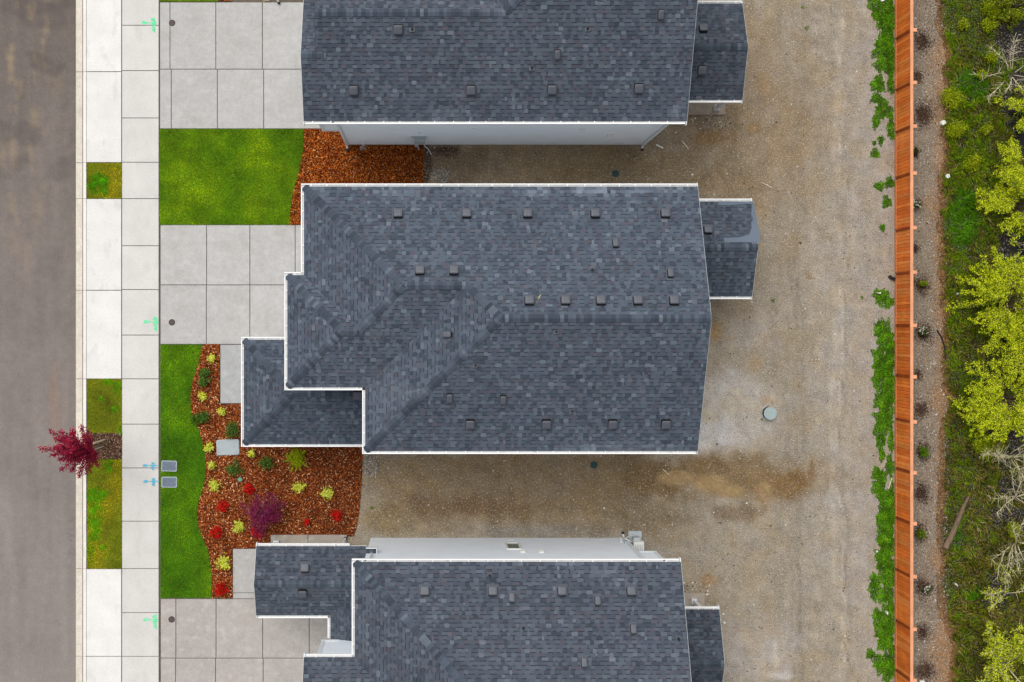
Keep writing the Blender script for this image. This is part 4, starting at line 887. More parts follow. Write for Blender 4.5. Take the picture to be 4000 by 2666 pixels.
# ------------------------------------------------------------------ fence
fx = GX(1814); ZF = 1.5
F_ = empty('wooden_fence', (fx+.1, 0, 0), 'long orange brown cedar fence between the dirt yard and the wild strip', 'fence')
posts = [-640, -445, -262, -85, 117, 323, 493, 677, 890, 1064, 1272, 1473, 1649, 1848, 2047, 2254, 2460, 2661, 2870, 3080]
gy_ = [(p_-NY)*(1-ZF/H) for p_ in posts]
for i in range(len(gy_)-1):
    ya, yb_ = GY(gy_[i])-.05, GY(gy_[i+1])+.05; mb = MB(); y = ya; zt = ZF-.04
    base_ = random.uniform(.95, 1.05)
    while y > yb_+.01:
        wd = min(.138, y-yb_); f = base_*random.uniform(.88, 1.14); c = tuple(v*f for v in C(*random.choice([(255, 142, 60), (250, 132, 52), (255, 152, 74), (242, 124, 48)])))
        dx = random.uniform(0, .006); mb.box(fx+dx, fx+.018+dx, y-wd+.006, y-.001, .06, zt, c); y -= wd+.002
    mb.box(fx+.022, fx+.03, yb_, ya, .06, zt, C(70, 34, 18))
    pn = mb.build('fence_panel', M['cedar'], F_)
    mb = MB(); mb.box(fx-.035, fx-.002, yb_, ya, .0, .13, C(214, 138, 92)); mb.build('kick_board', M['cedar'], F_)  # pale tone stands for light caught along the board's top edge
    mb = MB(); mb.box(fx-.035, fx+.085, yb_-.05, ya+.05, ZF-.038, ZF); mb.build('cap_rail', M['cedarlit'], F_)
for p_ in gy_:
    y = GY(p_); mb = MB(); mb.box(fx+.089, fx+.235, y-.07, y+.07, 0, ZF-.01); mb.build('post', M['cedarlit'], F_)
    mb = MB(); mb.box(fx-.04, fx-.004, y-.045, y+.045, .14, ZF-.042, C(160, 74, 28)); mb.build('batten', M['cedar'], F_)

# ------------------------------------------------------------------ weeds along the fence
WD = [(3440, 40, 45, 60), (3465, 110, 30, 70), (3450, 190, 42, 50), (3455, 250, 38, 40), (3430, 330, 28, 35), (3480, 330, 14, 40), (3425, 385, 25, 20), (3450, 430, 35, 40), (3420, 480, 15, 25), (3480, 500, 14, 50), (3440, 550, 12, 20), (3415, 560, 8, 10), (3418, 600, 18, 20), (3475, 715, 20, 22), (3435, 728, 20, 18), (3463, 790, 18, 25), (3447, 890, 12, 14),
      (3440, 1160, 28, 34), (3470, 1180, 20, 25), (3435, 1290, 20, 45), (3462, 1330, 33, 70), (3445, 1420, 42, 60), (3450, 1470, 42, 60), (3455, 1560, 38, 50), (3415, 1620, 10, 10), (3460, 1640, 33, 40), (3440, 1700, 26, 60), (3480, 1720, 12, 50), (3445, 1780, 12, 25), (3475, 1820, 18, 40), (3425, 1850, 22, 25), (3435, 1910, 28, 45), (3465, 1960, 32, 50), (3460, 2050, 33, 60), (3478, 2030, 20, 60), (3440, 2110, 15, 25), (3468, 2120, 28, 60), (3462, 2210, 33, 60), (3420, 2270, 25, 30), (3415, 2310, 23, 35), (3450, 2330, 23, 30), (3425, 2400, 20, 22), (3455, 2420, 36, 50), (3472, 2480, 22, 60), (3450, 2510, 23, 35), (3400, 2555, 18, 20), (3440, 2590, 33, 40), (3470, 2610, 26, 60), (3475, 1520, 20, 90), (3478, 1400, 18, 80), (3480, 1960, 14, 90), (3470, 2250, 24, 90), (3480, 2370, 14, 70), (3440, 2470, 24, 50), (3482, 2560, 12, 90), (3482, 60, 12, 80), (3480, 180, 14, 90), (3478, 270, 14, 60), (3440, 1870, 20, 40), (3450, 2010, 26, 40), (3460, 2110, 30, 50), (3440, 2180, 24, 40), (3450, 1620, 26, 50)]
patches('weeds', WD, 6000, [C(116, 192, 8), C(88, 158, 8), C(134, 196, 26), C(60, 118, 8), C(150, 190, 30), C(42, 84, 8)], 'bright green chickweed along the foot of the cedar fence', size=.024, hmax=.10)
patches('weeds', [(3020, 1175, 8, 8), (3135, 30, 7, 7), (3150, 110, 8, 8), (1453, 1984, 9, 7), (3365, 1163, 7, 7), (2977, 1638, 6, 6), (3127, 950, 6, 6), (3430, 2040, 8, 8)], 1400, [C(100, 140, 40), C(120, 150, 50)], 'tiny weeds scattered in the dirt yard', size=.03, hmax=.05)

# ------------------------------------------------------------------ wild strip: grass, shrubs
def wildgrass():
    poly = P2([(3680, -250), (4500, -250), (4500, 2900), (3700, 2900)]); x, y = scatter(poly, 1150); n = len(x)
    px = x*PPM+2000; py = 1333-y*PPM; n1 = fbm(x, y, .6, 2.2); n2 = fbm(x, y, 2.2, 6.1)
    edge = 3690+36*n1+14*np.sin(py/190.)+np.clip((py-1700)/60., 0, 28); k = px > edge-4+rng.normal(size=n)*6
    for mx, my, rx, ry in MUD: k &= ~(((((px-mx)/rx)**2+((py-my)/ry)**2) < 1.25-.9*n1-.6*n2) & (rng.random(n) < .93))
    x, y, px, py, n1, n2 = x[k], y[k], px[k], py[k], n1[k], n2[k]; n = len(x)
    f = fbm(x, y, .9, 14.)*7+fbm(x, y, 3., 4.)*2.0
    d = np.stack([np.cos(f)*.8-.2, np.sin(f)*.9, rng.uniform(.15, .7, n)], 1)+rng.normal(size=(n, 3))*.25; d /= np.linalg.norm(d, axis=1)[:, None]
    h = rng.uniform(.10, .32, n)*(1+.5*n1); z0 = -np.clip((px-3880)/PPM*.06, 0, .3)
    G = np.array([C(126, 160, 10), C(94, 132, 10), C(150, 164, 18), C(138, 126, 40), C(178, 154, 104), C(54, 66, 14)])
    olive = np.clip(.55+1.3*n2+.3*np.clip((py-1500)/600., -1, 1)+.2*np.clip((px-3800)/100., -1, 1), 0, 1)
    idx = np.where(rng.random(n) < olive, rng.choice([2, 3, 4, 5, 5, 3], n), rng.choice([0, 1, 2, 0], n)); c = G[idx]*(1+.25*rng.normal(size=(n, 1)))
    bright = ((((px-3760)/60)**2+((py-860)/120)**2 < 1) | (((px-3735)/26)**2+((py-2095)/50)**2 < 1) | (((px-3810)/26)**2+((py-2320)/30)**2 < 1) | (((px-3800)/60)**2+((py-330)/50)**2 < 1))
    c[bright] = np.array(C(100, 156, 8))*(1+.2*rng.normal(size=(bright.sum(), 1)))
    P0 = np.stack([x, y, z0], 1)
    V, F, cc = leafquads(P0+d*h[:, None]*.5, h*.5, np.clip(c, .004, .7), aspect=.085, up=d)
    tag(npmesh('tall_grass', V, F, cc, M['blade']), 'uneven tall grass of the wild strip behind the gravel', kind='stuff')
wildgrass()
def dryedge():
    x, y = scatter(P2([(3650, -100), (3730, -100), (3740, 2750), (3660, 2750)]), 900); px = x*PPM+2000; py = 1333-y*PPM
    n1 = fbm(x, y, .6, 2.2); edge = 3684+36*n1+14*np.sin(py/190.)+np.clip((py-1700)/60., 0, 28); k = np.abs(px-edge) < 12+10*rng.random(len(x)); x, y = x[k], y[k]; n = len(x)
    d = rng.normal(size=(n, 3)); d[:, 2] = .3; d /= np.linalg.norm(d, axis=1)[:, None]
    V, F, cc = leafquads(np.stack([x, y, np.full(n, .02)], 1), rng.uniform(.03, .08, n), vary(n, [C(168, 128, 76), C(140, 98, 56), C(186, 146, 96), C(110, 76, 44)], .15), aspect=.2, up=d)
    tag(npmesh('dead_grass', V, F, cc, M['blade']), 'dry brown grass fringe between the gravel strip and the tall grass', kind='stuff')
dryedge()

def branchy(name, x, y, zb, height, spread, nstem, label, cat, leafpal=None, nleaf=40, leafs=.035, wood='bark', bias=(0, 0), rad=.022, group=None, twigs=5, seed=1, lean=.55, wts=None, tuft=.07, along=.25):
    """open multi-stemmed shrub: stems with side twigs, leaf tufts along the outer twigs"""
    rd = random.Random(seed); rg = np.random.default_rng(seed)
    root = empty(name, (x, y, zb), label, cat, group); wd = MB(); LP = []
    def curve(p, d, L, n, r, gx=.25):
        pts = [p]; d = Vector(d).normalized()
        for i in range(n):
            d = (d+Vector((rd.uniform(-1, 1), rd.uniform(-1, 1), rd.uniform(-.5, .6)))*gx).normalized(); pts.append(pts[-1]+d*L/n)
        wd.tube(pts, [r*(1-.75*i/n) for i in range(n+1)], 5); return pts, d
    for s in range(nstem):
        a = rd.uniform(0, 6.283); sp = spread*rd.uniform(.5, 1.0)
        d = Vector((math.cos(a)*sp+bias[0], math.sin(a)*sp+bias[1], height*rd.uniform(.6, 1.1)))
        pts, dd = curve(Vector((x+rd.uniform(-.1, .1), y+rd.uniform(-.1, .1), zb)), d, d.length, 6, rad*rd.uniform(.7, 1.2), .16)
        for k in range(2, 7):
            for t in range(twigs):
                if rd.random() < .35: continue
                aa = rd.uniform(0, 6.283); tl = spread*.42*rd.uniform(.4, 1.1)*(1.2-.1*k)
                td = (dd*.8+Vector((math.cos(aa), math.sin(aa), rd.uniform(-.2, .5)))*1.0)
                tp, _ = curve(pts[k], td, tl, 4, rad*.42, .22)
                if leafpal is not None:
                    for q in range(1, 5):
                        LP += [tp[q]]*nleaf
                        LP += [tp[q-1].lerp(tp[q], .5)]*int(nleaf*.8)
    wd.build('branches', M[wood], root)
    if leafpal is not None and LP:
        Pp = np.array([tuple(v) for v in LP])+rg.normal(size=(len(LP), 3))*tuft; n = len(Pp)
        cl = vary(n, leafpal, .2, rg, wts)
        V, F, cc = leafquads(Pp, leafs*rg.uniform(.6, 1.3, n), cl, flat=.4, aspect=.7, rg=rg)
        npmesh('foliage', V-np.array([[x, y, zb]]), F, cc, M['leaf'], root)
    return root
YG = [C(176, 186, 12), C(150, 164, 10), C(122, 142, 14), C(194, 198, 30), C(88, 112, 14), C(66, 88, 12)]
def at(px, py, z=0): return W(px, py, z)
SH = [  # px,py of crown centre, crown height, spread, stems, seed, leaves, palette, label
    (4010, 800, 1.7, 1.5, 9, 3, 9, YG, 'yellow green bush at the right edge level with the top of the middle house roof'),
    (3985, 1185, 2.0, 1.9, 14, 4, 11, YG, 'largest yellow green bush reaching towards the gravel, opposite the middle house'),
    (4020, 1320, 1.8, 1.4, 10, 24, 9, YG, 'yellow green bush just below the largest one at the right edge'),
    (3960, 1560, 1.6, 1.6, 12, 5, 11, YG, 'dense lime bush with pointed sprays above the bare branches'),
    (3990, 660, 1.3, 1.0, 6, 6, 5, YG, 'loose yellow green bush beside the dark mud at the right edge'),
    (4040, 440, 1.4, 1.1, 7, 7, 5, YG, 'sparse leafy bush at the right edge above the dark mud'),
    (3970, 2610, 1.8, 1.7, 12, 8, 3, YG, 'pale branched bush with lime leaf tufts in the lower right corner'),
    (3965, 2330, 1.5, 1.1, 4, 9, 1, YG, 'thin arching bush over the dark muddy hollow near the lower right'),
]
def spraybush(px, py, R_, hgt, nsh, seed, label, pal=YG, dens=16, lf=.024, bias=-.3, wood='bark', wr=.010):
    """bush of long leafy shoots fanning out from a crown"""
    rd = random.Random(seed); rg = np.random.default_rng(seed); v = W(px, py, hgt*.7); x, y = v.x, v.y
    root = empty('bush', (x, y, -.15), label, 'bush'); wd = MB(); Pp = []; sz = []
    for k in range(nsh):
        a = rd.uniform(0, 6.283); L = R_*rd.uniform(.45, 1.0); dx, dy = math.cos(a)+bias, math.sin(a); q0 = Vector((x, y, -.1)); q1 = Vector((x+dx*L*.3, y+dy*L*.3, hgt*rd.uniform(.45, .8)))
        e = Vector((x+dx*L, y+dy*L, hgt*rd.uniform(.6, 1.1)-(.35*hgt if rd.random() < .3 else 0))); m = q1.lerp(e, .5)+Vector((rd.uniform(-.08, .08), rd.uniform(-.08, .08), .10))
        pts = [q0, q1, m, e]; wd.tube(pts, [wr*1.6, wr*1.2, wr*.7, wr*.3], 4)
        segs = [q1.lerp(m, t) for t in np.linspace(0.1, 1, 7)]+[m.lerp(e, t) for t in np.linspace(.12, 1, 9)]
        for i, c in enumerate(segs):
            f = .042*(1.3-.7*i/len(segs)); Pp.append(rg.normal(size=(int(dens*.85), 3))*f*np.array([1, 1, .8])+np.array([tuple(c)]))
            if rd.random() < .75:     # short side shoots, pointing forward
                s_ = rd.choice((-1, 1)); dr = (e-q1).normalized(); sv = Vector((-dr.y, dr.x, .1))*s_; ln = rd.uniform(.12, .30)*(1.2-.5*i/len(segs))
                for t in (.35, .7, 1.0): Pp.append(rg.normal(size=(int(dens*.7), 3))*.032+np.array([tuple(c+(sv*.8+dr*.7)*ln*t)]))
    wd.build('branches', M[wood], root); Pp = np.concatenate(Pp)
    V, F, cc = leafquads(Pp, lf*rg.uniform(.6, 1.35, len(Pp)), vary(len(Pp), pal, .16, rg), flat=.6, aspect=.7, rg=rg)
    npmesh('foliage', V-np.array([[x, y, -.15]]), F, cc, M['leaf'], root)
YB1 = [(.80, .86, .01), (.66, .76, .01), (.46, .58, .01), (.86, .88, .05), (.18, .26, .01), (.07, .11, .01)]
for a_ in ((4010, 800, 1.7, 1.5, 44, 3, 'yellow green bush at the right edge level with the top of the middle house roof', YB1, 12),
           (3970, 1180, 2.2, 1.9, 70, 4, 'largest yellow green bush reaching towards the gravel, opposite the middle house', YB1, 14),
           (4040, 1330, 1.7, 1.6, 44, 24, 'yellow green bush just below the largest one at the right edge', YB1, 12),
           (3960, 1560, 1.9, 1.5, 62, 5, 'dense lime bush with pointed sprays above the bare branches', YB1, 15),
           (4010, 640, 1.1, 1.2, 26, 6, 'loose yellow green bush beside the dark mud at the right edge', YB1, 10),
           (4050, 440, 1.2, 1.3, 26, 7, 'sparse leafy bush at the right edge above the dark mud', YB1, 9),
           (3990, 20, 1.0, 1.1, 22, 26, 'leafy bush cut by the top right corner', YG, 9)): spraybush(*a_)
branchy('bush', W(3990, 2640, 1.2).x, W(3990, 2640, 1.2).y, -.15, 1.8, 2.0, 15, 'pale branched bush with lime leaf tufts in the lower right corner', 'bush', YB1, 6, .03, 'deadwood', (-.45, .1), .024, None, 6, 8, tuft=.045)
branchy('bush', W(3985, 2340, 1.0).x, W(3985, 2340, 1.0).y, -.15, 1.3, 1.3, 5, 'thin arching bush over the dark muddy hollow near the lower right', 'bush', YB1, 2, .028, 'deadwood', (-.35, 0), .022, None, 5, 9, tuft=.04)
DEAD = [(4010, 1800, 1.6, 1.5, 8, 11, 'bare pale branched bush just below the dense lime bush'), (4020, 1960, 1.5, 1.4, 7, 12, 'bare whitish bush halfway between the lime bush and the fallen log'), (4010, 2140, 1.3, 1.3, 6, 13, 'bare pale bush level with the fallen log at the right edge'), (3990, 270, 1.2, 1.3, 5, 14, 'bare silvery branches reaching left near the top right corner'), (4030, 980, 1.0, .8, 4, 15, 'bare twigs over black mud between two yellow green bushes')]
for px, py, h, sp, ns, sd_, lb in DEAD:
    v = W(px, py, h*.6); branchy('dead_bush', v.x, v.y, -.15, h, sp*1.15, ns+4, lb, 'dead bush', YG, 1 if sd_ != 14 else 0, .026, 'deadwood', (-.35, 0), .02, None, 5, sd_, tuft=.05)
def lowbush(name, px, py, r, h, pal, label, cat, n, seed, leaf=.03, wts=None, zb=0, spiky=0, group=None, clumps=7, flat=.4):
    """small mounded plant made of leaf clumps on short stems"""
    rg = np.random.default_rng(seed); v = W(px, py, h*.5); x, y = v.x, v.y; rr = r/PPM
    root = empty(name, (x, y, zb), label, cat, group); Pp = []
    st = MB()
    for k in range(clumps):
        a = rg.uniform(0, 6.283); q = rr*rg.uniform(.25, .75)*(1+spiky*rg.uniform(-.3, .6)); cx, cy, cz = q*math.cos(a), q*math.sin(a), h*rg.uniform(.5, .95)*(1-.3*q/rr)
        st.tube([(x, y, zb), (x+cx*.6, y+cy*.6, zb+cz*.7), (x+cx, y+cy, zb+cz)], [.008, .006, .003], 4)
        m = n//clumps; s_ = rr*.33
        pp = rg.normal(size=(m, 3))*np.array([s_, s_, h*.22])*.62
        if spiky: 
            t = rg.uniform(.2, 1.15, (m, 1)); pp = pp*.45*(1.3-t)+np.array([[cx, cy, cz]])*(t-1)
        Pp.append(pp+np.array([[cx, cy, cz]]))
    m = n//4; pp = rg.normal(size=(m, 3))*np.array([rr*.3, rr*.3, h*.2])+np.array([[0, 0, h*.6]]); Pp.append(pp)
    Pp = np.concatenate(Pp); Pp[:, 2] = np.clip(Pp[:, 2], .01, h*1.15)
    cl = vary(len(Pp), pal, .18, rg, wts)
    V, F, cc = leafquads(Pp, leaf*rg.uniform(.6, 1.3, len(Pp)), cl, flat=flat, aspect=.65, rg=rg)
    st.build('stems', M['bark'], root); npmesh('foliage', V, F, cc, M['leaf'], root); return root
for px, py, r_, lb, sd_ in ((3712, 390, 52, 'bright yellow green low bush at the edge of the gravel near the top', 31), (3870, 40, 40, 'lime leafed low bush at the top of the wild strip', 32), (3860, 100, 34, 'lime leafed low bush beside the black mud near the top', 33), (3735, 500, 44, 'flattened yellow green low bush right of the upper white stone', 34), (3870, 225, 26, 'small golden low bush left of the silvery branches', 35), (3760, 95, 26, 'small pale yellow low bush near the top edge of the gravel', 36), (3850, 505, 26, 'small lime low bush in the middle of the upper grass', 37), (3800, 640, 40, 'broken lime low bush right of the lower white stone', 38), (3850, 1745, 50, 'dull green low bush beneath the bare pale branches', 39), (3960, 2070, 30, 'small lime low bush right of the fallen log', 40), (3830, 290, 22, 'tiny lime low bush in the upper grass left of the silvery branches', 41)):
    lowbush('low_bush', px, py, r_, .5, [C(186, 200, 14), C(156, 176, 12), C(208, 214, 34), C(120, 144, 14)], lb, 'bush', int(r_*r_*.7)+150, sd_, .027, zb=-.02, clumps=11)

# ---- planting bed shrubs
YP = [(.85, .86, .08), (.72, .78, .06), (.86, .86, .22), (.5, .58, .04)]
ylist = [(486, 824, 17, 'tall thin yellow green shrub in the bed nearest the driveway'), (465, 911, 16, 'yellow shrub between the two dark green shrubs at the lawn edge'), (510, 946, 15, 'yellow shrub just below the end of the short walkway'), (481, 1029, 19, 'yellow shrub between the lawn edge and the big grey utility lid'), (487, 1069, 15, 'small yellow shrub just below left of the big grey utility lid'), (579, 1042, 15, 'smallest yellow shrub, right of the big grey utility lid'), (492, 1116, 27, 'large yellow shrub at the lawn edge level with the lower water meter lid'), (549, 1210, 26, 'round yellow shrub left of the purple maple foot, above two red shrubs'), (512, 1293, 31, 'largest yellow shrub, left of the bottom house walkway'), (686, 1119, 25, 'ragged yellow shrub right of the purple maple top'), (751, 1133, 25, 'neat round yellow shrub farthest right in the bed')]
for i, (a, b_, r_, lb) in enumerate(ylist): lowbush('yellow_shrub', a*1.7, b_*1.7, r_*1.36, .38, YP, lb, 'shrub', 520+r_*18, 100+i, .032, group='yellow shrubs in the planting bed', clumps=10, spiky=.25, flat=.65)
DG = [C(104, 148, 50), C(82, 124, 48), C(134, 172, 66), C(52, 84, 38)]
for i, (a, b_, r_, lb) in enumerate([(470, 858, 17, 'upper half of the dark green pair near the lawn edge'), (467, 877, 19, 'lower half of the dark green pair near the lawn edge'), (451, 962, 19, 'bright green shrub leaning over the lawn edge'), (468, 960, 19, 'blue green shrub touching the one over the lawn edge'), (533, 987, 26, 'dark green shrub between the front roof and the big grey utility lid'), (539, 1077, 27, 'dark green shrub above the round teal lid'), (614, 1066, 28, 'dark green shrub below the front roof, left of the feathery one')]):
    lowbush('green_shrub', a*1.7, b_*1.7, r_*1.3, .45, DG if i not in (2,) else [C(96, 140, 30), C(74, 118, 26)], lb, 'shrub', 750, 130+i, .026, group='dark green shrubs in the planting bed', clumps=9)
RD = [C(244, 24, 16), C(224, 14, 12), C(252, 52, 40), C(176, 8, 8)]
for i, (a, b_, r_, lb) in enumerate([(572, 1125, 15, 'red flowering shrub just right below the round teal lid'), (512, 1166, 18, 'red flowering shrub below the large yellow shrub at the lawn edge'), (498, 1223, 20, 'red flowering shrub nearest the lawn, left of the round yellow one'), (591, 1226, 18, 'red flowering shrub at the foot of the purple maple'), (509, 1354, 19, 'red flowering shrub at the bottom tip of the bed'), (773, 1185, 15, 'red flowering shrub on the right side of the bed'), (706, 1199, 8, 'tiny red flowering shrub between the maple and the right one')]):
    rt = lowbush('red_shrub', a*1.7, b_*1.7, r_*1.45, .35, RD+[C(60, 70, 24)], lb, 'shrub', 460+r_*14, 150+i, .034, wts=[.3, .22, .26, .12, .10], group='red flowering shrubs in the planting bed', clumps=8)
lowbush('feathery_shrub', 1158, 1787, 50, .75, [C(212, 226, 20), C(184, 204, 18), C(144, 168, 16), C(226, 232, 54)], 'big feathery yellow green shrub against the front roof gutter', 'shrub', 3600, 171, .028, clumps=30, spiky=.9)
def maple():
    v = W(1022, 2005, .9); x, y = v.x, v.y; root = empty('purple_maple', (x, y, 0), 'low weeping purple maple in the middle of the mulch bed', 'tree'); rd = random.Random(5); wd = MB(); rg = np.random.default_rng(5); Pp = []
    for k in range(46):
        a = rd.uniform(0, 6.283); q = rd.uniform(.25, .86)*(1.0+.15*math.sin(a*3)); zt = 1.25-.55*q*q+rd.uniform(-.12, .08)
        e = Vector((x+q*.92*math.cos(a), y+q*1.05*math.sin(a), zt)); m = Vector((x+q*.4*math.cos(a), y+q*.4*math.sin(a), zt+.1))
        wd.tube([Vector((x, y, .25)), Vector((x, y, .7)).lerp(m, .4), m, e, e+Vector((math.cos(a)*.1, math.sin(a)*.1, -.2))], [.025, .02, .012, .006, .003], 5)
        for t in np.linspace(.15, 1.1, 9):
            c = m.lerp(e, t); Pp.append(rg.normal(size=(22, 3))*np.array([.075, .075, .05])+np.array([tuple(c)]))
    wd.tube([(x, y, 0), (x+.02, y, .35), (x, y, .75)], [.05, .04, .03], 7); wd.build('trunk', M['bark'], root)
    Pp = np.concatenate(Pp); V, F, cc = leafquads(Pp, .03*rg.uniform(.5, 1.3, len(Pp)), vary(len(Pp), [C(160, 38, 102), C(126, 26, 82), C(190, 66, 126), C(84, 20, 62), C(164, 40, 70)], .2, rg), flat=.4, aspect=.35, rg=rg)
    npmesh('crown', V-np.array([[x, y, 0]]), F, cc, M['leaf'], root)
maple()
def plum():
    b0 = W(404, 1738); x, y = b0.x, b0.y; root = empty('street_tree', (x, y, 0), 'young street tree with crimson leaves leaning over the curb and the road', 'tree'); rd = random.Random(9); rg = np.random.default_rng(9); wd = MB(); Pp = []; D = []
    fork = Vector((x, y, 1.7)); wd.tube([(x, y, 0), (x+.01, y+.01, .9), fork, (x-.03, y, 2.6), (x-.05, y+.0, 3.6)], [.04, .035, .032, .024, .012], 8)
    # long upright shoots; their tips (photo column, row, height)
    tips = [(158, 1752, 5.0), (195, 1684, 4.6), (202, 1778, 4.4), (234, 1796, 4.0), (236, 1838, 3.9), (280, 1842, 3.2), (283, 1678, 4.3), (318, 1668, 3.0), (345, 1680, 2.6), (308, 1864, 2.6), (335, 1852, 2.2), (236, 1686, 4.6), (232, 1740, 4.9), (262, 1720, 5.2), (250, 1770, 4.7), (215, 1715, 4.6), (300, 1720, 4.3), (290, 1770, 4.2), (330, 1740, 3.6), (310, 1800, 3.5), (355, 1715, 2.6), (360, 1770, 2.5), (340, 1810, 2.6), (372, 1812, 2.0), (262, 1800, 4.1), (350, 1840, 2.1), (218, 1745, 5.1), (275, 1695, 4.5), (385, 1825, 1.8), (325, 1700, 3.3), (268, 1745, 5.5), (240, 1712, 4.9)]
    for i, (px, py, z) in enumerate(tips):
        e = W(px, py, z); s0 = Vector((x, y, min(1.5+rd.uniform(0, 1.3), z*.72))); m = s0.lerp(e, .45)+Vector((0, 0, .15*(z-s0.z))); 
        pts = [s0, m, m.lerp(e, .5)+Vector((0, 0, .05)), e]; wd.tube(pts, [.016, .010, .007, .003], 5)
        for t in np.linspace(.18, 1.0, 26):
            if t < .5: c = s0.lerp(m, t*2)
            else: c = m.lerp(e, (t-.5)*2)
            sg = .075 if t < .9 else .05
            Pp.append(rg.normal(size=(15 if px < 320 else 8, 3))*sg*np.array([1, .9, 1])+np.array([tuple(c)]))
    wd.build('trunk', M['bark'], root)
    Pp = np.concatenate(Pp); V, F, cc = leafquads(Pp, .034*rg.uniform(.6, 1.3, len(Pp)), vary(len(Pp), [C(200, 34, 88), C(160, 20, 66), C(226, 70, 112), C(112, 14, 50), C(206, 46, 66)], .2, rg), flat=.3, aspect=.65, rg=rg)
    npmesh('crown', V-np.array([[x, y, 0]]), F, cc, M['leaf'], root)
    for k, (pa, pb, z) in enumerate((((410, 1718), (370, 1727), 1.45), ((405, 1743), (368, 1751), 1.35))):
        v = W(*pa); u_ = W(pb[0], pb[1], z); mb = MB(); mb.beam(v, Vector((v.x-.02, v.y, z)), .05, .05, (1, 1, 1))
        tag(mb.build('tree_stake', M['deadwood']), ('upper' if k == 0 else 'lower')+' wooden stake beside the crimson street tree', 'stake', 'stakes of the street tree')
plum()

# ---- rings of dark mulch with young shrubs behind the fence
ring = [(3600, 162, 34, 0, 'dark bark ring behind the fence nearest the top edge'), (3584, 300, 22, 0, 'narrow dark bark ring behind the second visible fence post'), (3604, 448, 40, 0, 'widest dark bark ring, left of the upper white stone'), (3578, 600, 16, 1, 'slim bark ring with a tuft of green behind the fence'), (3584, 790, 14, 2, 'sliver of bark ring under the upper white flowered shrub'), (3574, 972, 16, 0, 'sliver of dark bark behind the fence level with the top of the middle patio roof'), (3600, 1117, 32, 1, 'bark ring with two yellow green sprigs'), (3604, 1300, 34, 2, 'bark ring round the middle white flowered shrub'), (3582, 1466, 20, 0, 'dark bark ring half hidden by the fence, level with the lower half of the middle roof'), (3598, 1600, 30, 0, 'dark bark ring above the round green shrub'), (3604, 1765, 30, 3, 'bark ring round the compact green shrub'), (3598, 1925, 34, 0, 'dark bark ring below the compact green shrub'), (3592, 2080, 30, 1, 'bark ring with a light green shrub left of the fallen log'), (3604, 2293, 34, 2, 'bark ring round the lowest white flowered shrub'), (3602, 2470, 28, 0, 'dark bark ring near the bottom of the gravel strip'), (3612, 2620, 38, 0, 'dark bark ring at the bottom edge')]
for i, (px, py, r_, kd, lb) in enumerate(ring):
    rg = np.random.default_rng(300+i); n = int(r_*r_*1.1); a = rg.uniform(0, 6.283, n); q = np.minimum(np.abs(rg.normal(0, .62, n)), 1.5)*r_*(1+.12*np.sin(a*2+i))
    X = (px+q*np.cos(a)-2000)/PPM; Y = (1333-(py+q*1.15*np.sin(a)))/PPM; k = X > fx+.1; X, Y = X[k], Y[k]; n = len(X)
    V, F, cc = leafquads(np.stack([X, Y, .01+.035*rg.random(n)], 1), .03*rg.uniform(.5, 1.4, n), vary(n, [C(78, 58, 48), C(58, 44, 40), C(102, 76, 60), C(136, 108, 88)], .2, rg, [.35, .3, .25, .1]), flat=.85, aspect=.4, rg=rg)
    tag(npmesh('bark_ring', V, F, cc, M['chip']), lb, kind='stuff')
for i, (px, py, r_, pal, lb) in enumerate([(3608, 1765, 23, [C(110, 150, 20), C(84, 124, 18), C(134, 168, 30)], 'compact round green shrub in a dark bark ring behind the fence'), (3600, 2088, 20, [C(140, 164, 34), C(106, 134, 26)], 'light green young shrub left of the fallen log'), (3604, 1110, 13, [C(160, 176, 20), C(130, 146, 20)], 'yellow green sprigs in a bark ring behind the fence'), (3576, 592, 12, [C(98, 104, 40), C(70, 80, 34)], 'small olive shrub pressed against the fence near the top')]):
    lowbush('young_shrub', px, py, r_, .4, pal, lb, 'shrub', 500, 340+i, .028, clumps=8)
for i, (px, py, r_, lb) in enumerate([(3582, 797, 20, 'upper white flowered shrub touching the back of the fence'), (3606, 1296, 21, 'middle white flowered shrub behind the fence'), (3622, 2302, 20, 'lowest white flowered shrub behind the fence')]):
    rt = lowbush('flowering_shrub', px, py, r_, .4, [C(76, 92, 40), C(104, 118, 50), C(52, 64, 30)], lb, 'shrub', 380, 350+i, .026, group='white flowered shrubs behind the fence', clumps=7)
    rg = np.random.default_rng(360+i); v = W(px, py, .4); n = 60; a = rg.uniform(0, 6.283, 12); q = rg.uniform(.2, 1, 12)*r_/PPM; cen = np.stack([v.x+q*np.cos(a), v.y+q*np.sin(a), np.full(12, .40)], 1)
    Pp = np.repeat(cen, 6, axis=0)+rg.normal(size=(72, 3))*.018; V, F, cc = leafquads(Pp, .022*rg.uniform(.7, 1.2, 72), vary(72, [C(244, 240, 226), C(226, 222, 196)], .05, rg), flat=.6, aspect=.9, rg=rg)
    npmesh('blossoms', V-np.array([tuple(wloc(rt))]), F, cc, M['petal'], rt)

